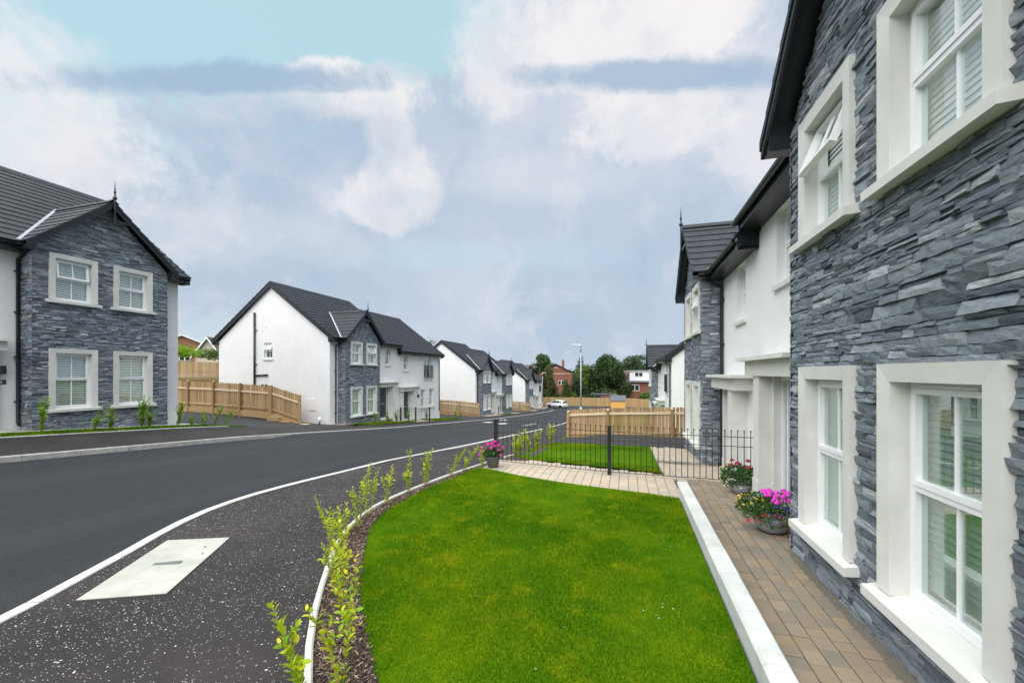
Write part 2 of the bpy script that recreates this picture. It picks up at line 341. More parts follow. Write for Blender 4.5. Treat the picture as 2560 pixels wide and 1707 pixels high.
m = Mat('brown_tile'); a = m.noise(3, 4, .6, sc=(1,1,5)); m.set(m.mix(m.ramp(a, .35, .65), (.075,.05,.04), (.16,.115,.09)), .85, normal=m.bump(a, .5, .05))
m = Mat('cream'); m.set((.55,.50,.40), .9)
m = Mat('white_board'); m.set((.82,.84,.86), .5)
m = Mat('car_paint'); m.set((.72,.75,.78), .22, metal=.25); m.b.inputs['Coat Weight'].default_value = .6
m = Mat('car_glass'); m.set((.02,.025,.03), .05, spec=.8)
m = Mat('rubber'); m.set((.02,.02,.02), .8)
m = Mat('alloy'); m.set((.55,.56,.58), .3, metal=.8)
m = Mat('lamp_red'); m.set((.65,.03,.025), .2)
m = Mat('plate_yellow'); m.set((.85,.62,.05), .4)
m = Mat('galvanised'); a = m.noise(30, 3); m.set(m.mix(a, (.34,.38,.39), (.46,.50,.51)), .65, metal=.1)
m = Mat('pot_grey'); a = m.noise(8, 3); m.set(m.mix(a, (.22,.23,.25), (.30,.31,.33)), .45)
m = Mat('pot_dark'); m.set((.03,.03,.033), .45)
m = Mat('pot_wood'); a = m.noise(6, 4, sc=(1,1,8)); m.set(m.mix(a, (.05,.055,.05), (.095,.10,.09)), .55)
for nme, cc in (('petal_magenta',(.62,.01,.30)),('petal_red',(.33,.006,.015)),('petal_yellow',(.85,.60,.01)),('petal_blue',(.045,.06,.62)),('petal_pink',(.85,.045,.62)),('petal_white',(.82,.72,.62)),('petal_fuchsia',(.68,.015,.09))):
    m = Mat(nme); t = m.attr(); m.set(m.mix(m.ramp(t, 0, 1, .0, .5), cc, tuple(q * .55 for q in cc)), .6)
m = Mat('plaque'); m.set((.02,.05,.075), .25)
m = Mat('white_paint'); a = m.noise(20, 4, .7); m.set(m.mix(m.ramp(a, .35, .7), (.55,.56,.56), (.80,.80,.79)), .8)
m = Mat('felt'); m.set((.10,.115,.14), .9)
m = Mat('shed_wood'); m.set((.72,.40,.10), .8)
m = Mat('chip_white'); t = m.attr(); m.set(m.mix(t, (.24,.24,.23), (.66,.66,.64)), .7)
m = Mat('blue_paint'); m.set((.03,.07,.35), .5)
m = Mat('steel'); m.set((.30,.31,.31), .4, metal=.7)
G = MATS

# ------------------------------------------------------------------ terrain profile (a street running downhill)
ZL = np.array([(-30,2.2),(-6,1.2),(0,.8),(4.74,.445),(9.8,.07),(19.1,-.83),(31.4,-1.85),(36,-2.25),(51,-3.3),(62,-4.0),(75,-4.5),(90,-4.7),(900,-4.7)])
ZR = np.array([(-30,1.0),(-6,.4),(0,.16),(2,.12),(5,.04),(8.5,-.08),(12,-.38),(18,-.88),(24,-1.4),(31,-2.0),(41,-2.75),(51,-3.4),(62,-4.0),(75,-4.5),(90,-4.7),(900,-4.7)])
zl = lambda y: float(np.interp(y, ZL[:,0], ZL[:,1]))
zr = lambda y: float(np.interp(y, ZR[:,0], ZR[:,1]))
def g(x, y):
    if x < -11.8:
        s = float(np.interp(y, [-50, 11, 17, 900], [.075, .075, 0, 0])); d = -11.8 - x
        z = zl(y) + s * min(d, 3.2)
        if x < -16: z += .05 * min(-16 - x, 14) * float(np.interp(y, [0, 10, 20, 60, 70], [1,1,1,1,0]))
        if x < -31.6: z += float(np.interp(y, [0, 10, 35, 60], [1.2, 1.2, 1.2, 0])) + .06 * min(-31.6 - x, 40) * float(np.interp(y, [0, 50, 90], [1, 1, 0]))
        return z
    if x > -4.2: return zr(y)
    k = (x + 4.2) / -7.6
    return zr(y) * (1 - k) + zl(y) * k
GZ = np.array([(-30,.0),(8.5,.0),(9.2,-.05),(11,-.22),(13.9,-.36),(17,-.45),(19,-.9),(23,-1.9),(40,-2.8),(62,-4.1),(90,-4.8),(900,-4.8)])
gz = lambda y: float(np.interp(y, GZ[:,0], GZ[:,1]))      # level in front of the right-hand houses

# open country under everything
xs = np.concatenate([np.linspace(-700,-60,14), np.linspace(-50,-16,18), np.linspace(-15,12,28), np.linspace(16,60,10), np.linspace(90,700,10)])
ys = np.concatenate([np.linspace(-80,-4,12), np.linspace(-2,70,49), np.linspace(74,130,12), np.linspace(160,900,12)])
mb = MB(); nx = len(xs)
def base(x, y):
    z = g(x, y) - .30
    if x > -3: z = min(zr(y), gz(y)) - .32
    return z
mb.v = [(x, y, base(x, y)) for y in ys for x in xs]
mb.f = [(j*nx+i, j*nx+i+1, (j+1)*nx+i+1, (j+1)*nx+i) for j in range(len(ys)-1) for i in range(nx-1)]
mb.c = [None] * len(mb.f)
tag(mb.obj('ground', G['far_grass'], smooth=True), kind='structure')

def sheet(name, left, right, zf, mat, nsub=4, kind='structure', dz=0.0):
    """strip between two polylines with equal point counts; z from zf(x, y)"""
    mb = MB(); n = nsub + 1
    for (a, b) in zip(left, right):
        for k in range(n):
            t = k / nsub; x = a[0] + (b[0]-a[0])*t; y = a[1] + (b[1]-a[1])*t
            mb.v.append((x, y, zf(x, y) + dz))
    mb.f = [(j*n+k, j*n+k+1, (j+1)*n+k+1, (j+1)*n+k) for j in range(len(left)-1) for k in range(nsub)]
    mb.c = [None] * len(mb.f)
    o = mb.obj(name, mat, smooth=True)
    return tag(o, kind=kind)
def resample(pts, n):
    p = np.array(pts, float); d = np.r_[0, np.cumsum(np.hypot(*np.diff(p[:, :2], axis=0).T))]
    s = np.linspace(0, d[-1], n); return [(float(np.interp(q, d, p[:,0])), float(np.interp(q, d, p[:,1]))) for q in s]
def smooth_line(pts, it=2):
    for _ in range(it):
        q = [pts[0]]
        for a, b in zip(pts[:-1], pts[1:]):
            q += [(a[0]*.75+b[0]*.25, a[1]*.75+b[1]*.25), (a[0]*.25+b[0]*.75, a[1]*.25+b[1]*.75)]
        pts = q + [pts[-1]]
    return pts
RK = smooth_line([(-4.0,-1.5),(-4.35,.6),(-4.72,1.89),(-4.93,2.35),(-5.2,2.97),(-5.48,3.5),(-5.68,4.0),(-5.81,4.5),(-5.86,5.1),(-5.85,5.7),(-5.8,6.4),(-5.72,7.1),(-5.51,9.85),(-5.38,13.5),(-5.3,17),(-5.15,24.3),(-5.1,31),(-5.1,45),(-5.1,60),(-5.1,72)])
EDGE = smooth_line([(-.9,.6),(-1.55,1.55),(-2.0,2.15),(-2.29,2.45),(-2.5,2.72),(-2.8,3.16),(-3.05,3.55),(-3.33,4.0),(-3.5,4.4),(-3.62,4.8),(-3.68,5.23),(-3.68,5.6),(-3.6,6.16),(-3.53,6.53),(-3.44,7.02),(-3.3,7.61),(-3.19,8.15),(-3.08,8.8)])
LKX = -11.8
# right kerb as sorted function x(y)
rk = np.array(RK); rkx = lambda y: float(np.interp(y, rk[:,1], rk[:,0]))
ed = np.array(EDGE); edx = lambda y: float(np.interp(y, ed[:,1], ed[:,0])) if y < 8.8 else -3.05
yy = list(np.linspace(-1.5, 20, 70)) + list(np.linspace(20.5, 66, 60))
sheet('road', [(rkx(y)-.05, y) for y in yy], [(LKX, y) for y in yy],
      lambda x, y: g(x, y) - .012 - .10 * max(0, min(1, (-x - 6.5) / 4)) * (1 if y < 11 else max(.15, 1 - (y-11)/1.2)), G['road'], 10)
sheet('road_behind', [(-4.05, y) for y in np.linspace(-40,-1.5,12)], [(LKX, y) for y in np.linspace(-40,-1.5,12)], lambda x, y: g(x,y)-.012-.075*max(0,min(1,(-x-6.5)/4)), G['road'], 8)
# right footway between road kerb and garden edging
yy2 = list(np.linspace(-1.5, 9, 60)) + list(np.linspace(9.4, 66, 80))
def zfoot(x, y):
    zt = .055 if y < 7.6 else float(np.interp(y, [7.6, 8.8, 10, 12], [.055, -.02, -.12, zr(12)]))
    if y > 12: return zr(y)
    a, b = rkx(y), edx(y); t = (x - a) / (b - a) if b != a else 0
    za = g(a, y); zb = zt if y < 12 else zr(y)
    return za + (zb - za) * max(0, min(1, t))
sheet('pavement', [(edx(y) if y > .6 else -.9, y) for y in yy2], [(rkx(y)+.05, y) for y in yy2], zfoot, G['footway'], 6)
# left footway
yl = list(np.linspace(-30, 66, 120))
sheet('pavement.001', [(LKX-.12, y) for y in yl], [(-14.3, y) for y in yl], g, G['footway'], 5)
# drives between the left houses, and the parking court at the far end
def drive(name, y0, y1, x0, x1, zf, n=14):
    ys_ = list(np.linspace(y0, y1, 8))
    return sheet(name, [(x0, y) for y in ys_], [(x1, y) for y in ys_], zf, G['drive'], n)
drive('driveway', 10.66, 18.3, -14.3, -31, g)
drive('driveway.001', 31.95, 40.5, -14.3, -30, g)
drive('driveway.002', 54.3, 62.5, -14.3, -30, g)
drive('driveway.003', 13.95, 18.1, 12, -3.03, lambda x, y: gz(y) if x > -1 else gz(y)*(x+3.03)/2.03 + zr(y)*(-1-x)/2.03)
sheet('parking_court', [(14,y) for y in np.linspace(66,81,6)], [(-30,y) for y in np.linspace(66,81,6)], lambda x, y: g(x,y)+.01, G['drive'], 8)

# kerbs: single stones about 0.9 m long
def stones_along(name, piece, pts, width, height, zf, mat, parent, gap=.010, step=.9, side=0.0, drop=None):
    p = np.array(pts, float); d = np.r_[0, np.cumsum(np.hypot(*np.diff(p, axis=0).T))]
    n = max(1, int(d[-1] / step))
    P = lambda s: np.array([np.interp(s, d, p[:,0]), np.interp(s, d, p[:,1])])
    for i in range(n):
        s0, s1 = d[-1]*i/n + gap/2, d[-1]*(i+1)/n - gap/2
        mb = MB(); rings = []
        for s in (s0, (s0+s1)/2, s1):
            c = P(s); t = P(min(d[-1], s+.05)) - P(max(0, s-.05)); t /= np.hypot(*t); nrm = np.array([-t[1], t[0]])
            a = c + nrm*(side + width/2); b = c + nrm*(side - width/2)
            h = height if drop is None else drop(c[1])
            z = zf(c[0], c[1]); bv = .012
            rings.append([(a[0],a[1],z-.15),(a[0],a[1],z+h-bv),(*(a-nrm*bv),z+h),(*(b+nrm*bv),z+h),(b[0],b[1],z+h-bv),(b[0],b[1],z-.15)])
        for r0 in rings: mb.v += [tuple(map(float, q)) for q in r0]
        k = 6
        for j in range(2): mb.f += [(j*k+q, j*k+q+1, (j+1)*k+q+1, (j+1)*k+q) for q in range(k-1)]
        mb.f += [tuple(range(k))[::-1], tuple(range(2*k, 3*k))]
        mb.c = [None]*len(mb.f)
        mb.obj(piece, mat, parent)
kr = tag(empty('kerb'), kind='structure')
stones_along('kerb', 'kerb_stone', [q for q in RK if q[1] < 26], .125, .006, g, G['edging'], kr)
kl = tag(empty('kerb.001'), kind='structure')
stones_along('kerb', 'kerb_stone', [(LKX-.06, y) for y in np.linspace(-4, 33, 40)], .125, .004, g, G['kerb'], kl)
kf = MB()
for xk, y0, y1 in ((-5.1, 26, 66), (LKX-.06, 33, 66)):
    for y in np.arange(y0, y1, 2.0): kf.hexa([(xk-.06,y,g(xk,y)-.15),(xk+.06,y,g(xk,y)-.15),(xk+.06,y+1.99,g(xk,y+2)-.15),(xk-.06,y+1.99,g(xk,y+2)-.15)],
                                             [(xk-.06,y,g(xk,y)+.012),(xk+.06,y,g(xk,y)+.012),(xk+.06,y+1.99,g(xk,y+2)+.012),(xk-.06,y+1.99,g(xk,y+2)+.012)])
tag(kf.obj('kerb.002', G['edging']), kind='structure')
ge = empty('garden_edging', label='curved pale concrete edging strip between the front lawn bed and the speckled pavement', cat='edging')
stones_along('edging', 'edging_stone', EDGE, .055, .05, lambda x, y: .045 if y < 7.6 else float(np.interp(y,[7.6,8.8],[.045,.0])), G['edging'], ge)
ge2 = empty('garden_edging', label='thin concrete edging beside the far lawn, seen through the black railing', cat='edging')
stones_along('edging', 'edging_stone', [(-3.05,9.9),(-3.0,11.2),(-2.95,12.6),(-2.4,13.9)], .05, .05, lambda x, y: zfoot(-3.1, y), G['edging'], ge2)
lb = empty('garden_edging', label='low concrete edging along the planted strip below the house numbered 38', cat='edging')
stones_along('edging', 'edging_stone', [(-14.3, y) for y in np.linspace(3, 11.4, 12)], .05, .02, g, G['edging'], lb)

# manhole slab set in the pavement
sl_ = empty('service_cover', (-4.56,2.96,0), label='pale concrete service cover set in the dark pavement', cat='cover')
mb = MB(); cs = [(-4.54,2.25),(-3.97,2.58),(-4.59,3.67),(-5.14,3.35)]
def zf_(x, y): return zfoot(x, y)
mb.prism([(x+4.56, y-2.96, zf_(x,y)-.08) for x, y in cs], (0,0,.088)); mb.obj('cover_slab', G['slab'], sl_)
mb = MB(); mb.prism([((x+4.56)*1.035, (y-2.96)*1.035, zf_(x,y)-.08) for x, y in cs], (0,0,.083)); mb.obj('frame_joint', G['rubber'], sl_)
mb = MB(); c0 = Vector((-4.56+4.56, 2.96-2.96, 0)); d1 = (Vector((*cs[1],0)) - Vector((*cs[0],0))).normalized(); d2 = (Vector((*cs[3],0)) - Vector((*cs[0],0))).normalized()
z0 = zf_(-4.56, 2.96) + .0085
mb.prism([tuple(c0 + d1*a + d2*b + Vector((0,0,z0))) for a, b in ((-.13,-.03),(.13,-.03),(.13,.03),(-.13,.03))], (0,0,.004)); mb.obj('name_plate', G['steel'], sl_)
for a, b in ((-.2,.33),(.18,.36),(-.2,-.5),(.24,.18)):
    q = MB(); q.lathe([(.010,0),(.010,.002)], 8, tuple(c0 + d1*a + d2*b + Vector((0,0,z0)))); q.obj('lifting_hole', G['rubber'], sl_)

# white chippings rolled into the pavement
rs = np.random.RandomState(4)
pts = []
while len(pts) < 4600:
    y = rs.uniform(.9, 8.6); x = rs.uniform(-5.8, -1.2)
    if not (rkx(y)+.12 < x < edx(y)-.05): continue
    if rs.rand() > np.interp(y, [0, 4, 9], [1, .8, .35]): continue
    u_ = ((x+4.56)*d1.x + (y-2.96)*d1.y); w_ = ((x+4.56)*d2.x + (y-2.96)*d2.y)
    if abs(u_) < .36 and abs(w_) < .68: continue
    if math.sin(x*2.1+1)*math.cos(y*1.7) + rs.rand()*1.6 < .35: continue
    pts.append((x, y))
V = []; F_ = []; T = []
for x, y in pts:
    r = rs.uniform(.0022, .0056) * (1.6 if rs.rand() < .10 else 1); a0 = rs.uniform(0, 6.28); el = rs.uniform(1, 1.9); o = len(V); z = zfoot(x, y)
    for k in range(5):
        a = a0 + k*1.2566; ca, sa = math.cos(a)*r*el, math.sin(a)*r
        V.append((x + ca*math.cos(a0) - sa*math.sin(a0), y + ca*math.sin(a0) + sa*math.cos(a0), z - .001))
    V.append((x, y, z + r*.45)); tt = rs.rand()
    for k in range(5): F_.append((o+k, o+(k+1) % 5, o+5)); T.append(tt)
tag(npmesh('white_chippings', np.array(V), np.array(F_), G['chip_white'], tint=np.array(T)), kind='stuff', label='white stone chippings scattered in the dark pavement', cat='chippings')

# ------------------------------------------------------------------ lawns
def inside(px, py, poly):
    p = np.array(poly); n = len(p); c = np.zeros(px.shape, bool); j = n - 1
    for i in range(n):
        m_ = ((p[i,1] > py) != (p[j,1] > py)) & (px < (p[j,0]-p[i,0])*(py-p[i,1])/(p[j,1]-p[i,1]+1e-12)+p[i,0]); c ^= m_; j = i
    return c
def blades(name, poly, zf, dens, hgt, wid, seed, mat='grass', label=None, parent=None, fall=None):
    r = np.random.RandomState(seed); p = np.array(poly); lo, hi = p.min(0), p.max(0); n = int((hi-lo).prod() * dens)
    x = r.uniform(lo[0], hi[0], n); y = r.uniform(lo[1], hi[1], n); k = inside(x, y, poly)
    if fall is not None: k &= r.rand(n) < np.interp(y, fall[0], fall[1])
    x, y = x[k], y[k]; n = len(x); z = zf(x, y)
    clump = .75 + .5*np.sin(x*3.1+y*1.3)*np.sin(y*2.3-x*.7)*.5 + r.uniform(-.25, .35, n)
    h = hgt * np.clip(clump, .45, 1.5); w = wid * r.uniform(.7, 1.3, n) * (1 + np.clip(y-3, 0, 9)*.16)
    a = r.uniform(0, 6.283, n); l = r.uniform(.15, .95, n); la = r.uniform(0, 6.283, n)
    dx, dy = np.cos(a)*w/2, np.sin(a)*w/2; lx, ly = np.cos(la)*l*h, np.sin(la)*l*h
    v = np.empty((n,5,3)); 
    v[:,0] = np.c_[x-dx, y-dy, z]; v[:,1] = np.c_[x+dx, y+dy, z]
    v[:,2] = np.c_[x+dx*.8+lx*.35, y+dy*.8+ly*.35, z+h*.55]; v[:,3] = np.c_[x-dx*.8+lx*.35, y-dy*.8+ly*.35, z+h*.55]
    v[:,4] = np.c_[x+lx, y+ly, z+h*(1-.35*l)]
    o = (np.arange(n)*5)[:,None]
    f = np.concatenate([o+np.array([0,1,2]), o+np.array([0,2,3]), o+np.array([3,2,4])], 1).reshape(-1,3)
    ob = npmesh(name, v.reshape(-1,3), f, G[mat], parent, tint=np.repeat(np.clip(r.beta(2,2.6,n)+.0, 0, 1), 3))
    return tag(ob, label, 'grass' if parent is None else None, kind='stuff')
LAWN = [(.83,.9),(.83,7.02),(.26,7.16),(-.32,7.3),(-1.21,7.47),(-2.06,7.72),(-2.9,8.05),(-3.12,7.95),(-3.21,7.43),(-3.27,7.0),(-3.36,6.55),(-3.44,6.15),(-3.47,5.73),(-3.48,5.34),(-3.42,4.95),(-3.3,4.55),(-2.96,3.97),(-2.55,3.35),(-2.33,3.05),(-2.0,2.71),(-1.79,2.49),(-1.55,2.2),(-.9,1.3),(-.6,.9)]
def flat_poly(name, poly, z, mat, kind='structure', parent=None):
    mb = MB(); mb.poly([(x, y, z(x, y) if callable(z) else z) for x, y in poly]); o = mb.obj(name, mat, parent)
    return tag(o, kind=kind)
flat_poly('lawn', LAWN, .045, G['turf'])
blades('lawn_grass', LAWN, lambda x, y: np.full_like(x, .043) + .012*np.sin(x*1.3)*np.sin(y*1.1), 32000, .032, .0034, 1, label='mown bright green front lawn grass beside the low white wall', fall=([0,2.5,4,6,8.2],[1,1,.62,.42,.32]))
LAWN2 = [(-2.85,10.3),(-2.55,9.95),(-1.41,9.55),(-.05,9.2),(.70,8.95),(.74,13.85),(-2.3,13.85),(-2.75,12.8),(-2.9,11.2)]
gzv = lambda x, y: np.interp(y, GZ[:,0], GZ[:,1])
flat_poly('lawn.001', LAWN2, lambda x, y: gz(y)+.015, G['turf'])
blades('lawn_grass', LAWN2, lambda x, y: gzv(x,y)+.012, 13000, .035, .006, 2, label='green lawn grass behind the black railing')
# soil bed between edging and lawn
bed = EDGE[3:] ; 
flat_poly('soil_bed', [(x+.02, y) for x, y in EDGE if y < 8.3] + [(-3.0,8.2)] + LAWN[7:], .040, G['soil'])
flat_poly('soil_bed.001', [(-3.02,9.6),(-2.4,9.55),(-2.3,13.9),(-2.6,13.9),(-3.0,12.0)], lambda x, y: gz(y)+.008, G['soil'])
def scatter_chips(name, poly, z, n, seed, size, label, mat='mulch'):
    r = np.random.RandomState(seed); p = np.array(poly); lo, hi = p.min(0), p.max(0); V = []; F_ = []; T = []; c = 0
    while c < n:
        x = r.uniform(lo[0], hi[0], n); y = r.uniform(lo[1], hi[1], n); k = inside(x, y, poly)
        for xx, yy_ in zip(x[k], y[k]):
            if c >= n: break
            c += 1; L = size*r.uniform(.5, 1.8); w = size*r.uniform(.15, .38); h = .004
            q = Matrix.Rotation(r.uniform(0, 6.28), 3, 'Z') @ Matrix.Rotation(r.normal(0, .35), 3, 'Y') @ Matrix.Rotation(r.normal(0, .4), 3, 'X')
            b = Vector((xx, yy_, (z(xx, yy_) if callable(z) else z) + r.uniform(.002, .022))); o = len(V)
            for sx, sy, sz in ((-1,-1,-1),(1,-.7,-1),(1,.8,-1),(-1,1,-1),(-1,-1,1),(1,-.7,1),(1,.8,1),(-1,1,1)): V.append(tuple(b + q @ Vector((sx*L/2, sy*w/2, sz*h/2))))
            t = r.rand()
            for f in ((4,5,6,7),(0,1,5,4),(1,2,6,5),(2,3,7,6),(3,0,4,7)): F_.append(tuple(i+o for i in f)); T.append(t)
    return tag(npmesh(name, np.array(V), np.array(F_), G[mat], tint=np.array(T)), label, 'mulch', kind='stuff')
BEDP = [(x+.03, y) for x, y in EDGE if 1.2 < y < 8.1] + [(a+.03, b) for a, b in LAWN[8:]]
scatter_chips('bark_mulch', BEDP, .045, 9000, 5, .035, 'brown bark mulch along the curved lawn bed')
# stray grass between mulch and lawn
blades('bed_grass', [(x+.10, y) for x, y in [(-1.55,1.9),(-2.05,2.55),(-2.4,2.95),(-2.75,3.5),(-3.2,4.2),(-3.4,4.8)]] + [(x-.06, y-.03) for x, y in [(-3.3,4.85),(-2.98,4.2),(-2.45,3.3),(-1.9,2.5),(-1.5,1.9)]], lambda x, y: np.full_like(x, .04), 4000, .05, .003, 11, label='thin stray grass at the ragged lawn edge beside the mulch')
# clover and daisies in the lawn
dz_ = MB(); r2 = random.Random(5)
for i in range(26):
    if i < 5: x, y = (.25 + r2.uniform(-.12,.15), 3.55 + r2.uniform(-.15,.2))
    else: x, y = r2.uniform(-2.2,.6), r2.uniform(2.6,7)
    if 12 <= i < 22: x, y = r2.uniform(-1.6,.5), r2.uniform(9.4,12.5)
    zz = .082 if y < 8.5 else gz(y)+.05
    dz_.cc = r2.random()
    dz_.lathe([(.001,0),(.007,.003),(.003,.005)], 7, (x, y, zz), False)
tag(dz_.obj('daisies', G['chip_white']), 'tiny white daisies dotted over the lawns', 'flowers', kind='stuff')

# ------------------------------------------------------------------ paved paths: every paver its own piece
PV = {}
def paver_mesh(w, l, mat):
    k = (round(w,3), round(l,3), mat)
    if k not in PV:
        mb = MB(); a, b, c = w/2, l/2, .007
        mb.v = [(-a,-b,-.04),(a,-b,-.04),(a,b,-.04),(-a,b,-.04),(-a,-b,-.006),(a,-b,-.006),(a,b,-.006),(-a,b,-.006),(-a+c,-b+c,0),(a-c,-b+c,0),(a-c,b-c,0),(-a+c,b-c,0)]
        mb.f = [(0,1,5,4),(1,2,6,5),(2,3,7,6),(3,0,4,7),(4,5,9,8),(5,6,10,9),(6,7,11,10),(7,4,8,11),(8,9,10,11)]; mb.c = [None]*9
        PV[k] = mb.mesh('paver', G[mat])
    return PV[k]
def paving(name, inside_f, x0, x1, y0, y1, colw, zf, mat, seed, base_poly):
    r = random.Random(seed); root = flat_poly(name, base_poly, lambda x, y: zf(y)-.016, G['joint_sand'])
    x = x0
    while x + colw <= x1 + .02:
        y = y0 - r.uniform(0, .15)
        while y < y1:
            L = r.choice([.11,.13,.13,.16,.16,.18,.21]); cx_, cy_ = x+colw/2, y+L/2
            if inside_f(cx_, cy_):
                o = link('paver', paver_mesh(colw-.007, L-.007, mat), root)
                o.location = (cx_, cy_, zf(cy_) + r.uniform(-.0025,.0025)); o.rotation_euler = (r.gauss(0,.006), r.gauss(0,.006), r.gauss(0,.008))
            y += L
        x += colw
P1 = [(.98,1.2),(1.86,1.2),(1.86,8.5),(2.4,8.5),(2.4,5.4),(2.4,8.5),(.98,8.5)]
paving('paved_path', lambda x, y: True, .99, 1.83, 1.7, 7.3, .140, lambda y: 0.0, 'paver', 1, [(.97,1.1),(1.9,1.1),(1.9,7.3),(.97,7.3)])
paving('porch_paving', lambda x, y: y > 7.25 or x > 1.84, .99, 2.68, 5.46, 8.5, .168, lambda y: 0.0, 'paver', 4, [(.93,7.3),(1.88,7.3),(1.88,5.4),(2.68,5.4),(2.68,8.52),(.93,8.52)])
def inpath(x, y):
    lo_ = float(np.interp(x, [-3.1,-2.9,-2.06,-1.21,-.32,.26,.9], [8.2,8.08,7.75,7.5,7.33,7.19,7.0])); hi_ = float(np.interp(x, [-3.1,-2.5,-1.41,-.05,.72], [9.6,9.85,9.5,9.1,8.9]))
    return lo_+.03 < y < hi_-.03
CP = [(-3.06,8.75),(-3.1,8.2),(-2.9,8.05),(-2.06,7.73),(-1.21,7.48),(-.32,7.31),(.26,7.17),(.93,6.98),(.93,8.86),(-.05,9.12),(-1.41,9.52),(-2.5,9.9),(-3.0,9.8)]
zc = lambda y: 0.0 if y < 8.6 else gz(y)
paving('garden_path', inpath, -3.06, .93, 7.0, 9.9, .172, zc, 'paver_light', 2, CP)
paving('paved_path.001', lambda x, y: True, .76, 2.36, 8.52, 13.9, .20, lambda y: gz(y), 'paver_light', 3, [(.74,8.52),(2.4,8.52),(2.4,10),(2.4,12),(2.4,13.95),(.74,13.95),(.74,12),(.74,10)])
# mortar fillet where the path meets the slate wall
mb = MB()
for i in range(22):
    y = 1.7 + i*.17; w = rnd.uniform(.02,.05)
    mb.hexa([(1.80-w,y,-.01),(1.88,y,-.01),(1.88,y+.171,-.01),(1.80-w,y+.171,-.01)], [(1.83,y,.006),(1.88,y,.03),(1.88,y+.171,.03),(1.83,y+.171,.006)])
tag(mb.obj('mortar_fillet', G['joint_sand']), kind='structure')

# low white wall between lawn and path
gw = empty('garden_wall', (.925,4.2,0), label='low white rendered wall with jointed coping between lawn and path', cat='wall')
mb = MB(); mb.box(-.075,.075,-3.1,3.15,-.1,.20); mb.obj('wall', G['coping'], gw)
y = -3.1; i = 0
while y < 3.1:
    L = .60; mb = MB(); y2 = min(y+L, 3.17); a = .088 + rnd.uniform(-.003,.003); e = .004
    prof = [(-a,.185),(-a,.222),(-a+.022,.246),(a-.022,.246),(a,.222),(a,.185)]
    mb.prism([(x, y+e/2, z) for x, z in prof], (0, y2-y-e, 0)); mb.obj('coping_stone', G['coping'], gw); y += L
# planted strip below the first left house
flat_poly('soil_bed.002', [(-14.32,-2),(-14.32,11.4),(-14.8,11.3),(-15.0,10.4),(-15.0,-2)], lambda x, y: g(-14.3,y)+.006, G['soil'])
sheet('house_apron', [(-14.95,y) for y in np.linspace(-2,10.9,10)], [(-15.85,y) for y in np.linspace(-2,10.9,10)], lambda x, y: g(x,y)+.02, G['slab'], 2)
gv = lambda x, y: np.array([g(a, b) for a, b in zip(x, y)])
blades('verge_grass', [(-14.34,3),(-14.34,10.5),(-14.3,12.2),(-14.55,11.3),(-14.72,10.4),(-14.72,3)], lambda x, y: gv(x,y)+.005, 2600, .09, .007, 6, label='ragged grass strip below the house numbered 38')
# front gardens of the second and third left houses
flat_poly('lawn.002', [(-13.9,19.6),(-13.9,24.6),(-14.6,24.6),(-15.1,21.0),(-15.1,19.8)], lambda x, y: g(x,y)+.02, G['turf'])
blades('lawn_grass', [(-13.9,19.3),(-13.9,24.6),(-14.6,24.6),(-15.2,21.0),(-15.2,19.6)], lambda x, y: gv(x,y)+.01, 2500, .09, .010, 7, label='grass tuft strip in front of the middle left house porch')
flat_poly('lawn.003', [(-13.9,27.5),(-13.9,31.9),(-15.7,31.9),(-15.7,28.2)], lambda x, y: g(x,y)+.02, G['turf'])
blades('lawn_grass', [(-13.9,27.5),(-13.9,32.6),(-15.6,32.6),(-15.6,28.2)], lambda x, y: gv(x,y)+.01, 1500, .07, .012, 8, label='small front lawn at the far end of the middle left house')
flat_poly('lawn.004', [(-13.9,46),(-13.9,51),(-15.2,51),(-15.2,46)], lambda x, y: g(x,y)+.02, G['turf'])
sheet('house_apron.001', [(-15.0,y) for y in np.linspace(18.4,31.9,10)], [(-15.85,y) for y in np.linspace(18.4,31.9,10)], lambda x, y: g(x,y)+.012, G['paver_light'], 2)
sheet('house_apron.002', [(-13.9,y) for y in np.linspace(24.7,27.4,4)], [(-15.0,y) for y in np.linspace(24.7,27.4,4)], lambda x, y: g(x,y)+.012, G['paver_light'], 2)
sheet('house_apron.003', [(-14.2,y) for y in np.linspace(40.6,54.2,10)], [(-15.85,y) for y in np.linspace(40.6,54.2,10)], lambda x, y: g(x,y)+.012, G['paver_light'], 2)
sheet('house_apron.004', [(-14.2,y) for y in np.linspace(62.6,76,10)], [(-15.85,y) for y in np.linspace(62.6,76,10)], lambda x, y: g(x,y)+.012, G['paver_light'], 2)
sheet('lawn.005', [(12,y) for y in np.linspace(18.05,66,24)], [(-3.05,y) for y in np.linspace(18.05,66,24)], lambda x, y: zr(y)-.02, G['turf'], 4)
# painted marks on the speed ramp
for i, (x0, y0, x1, y1) in enumerate(((-10.6,28.4,-10.0,29.6),(-9.3,27.6,-8.6,29.0),(-7.0,27.0,-6.9,31.0),(-10.9,33.5,-10.3,34.8))):
    mb = MB(); zz = lambda x, y: g(x,y) - .012 - .075*max(0,min(1,(-x-6.5)/4))*.15 + .012
    mb.poly([(x0,y0,zz(x0,y0)),(x1,y0,zz(x1,y0)),(x1,y1,zz(x1,y1)),(x0+.3*(i<2),y1,zz(x0,y1))]); tag(mb.obj('road_marking', G['white_paint']), kind='structure')

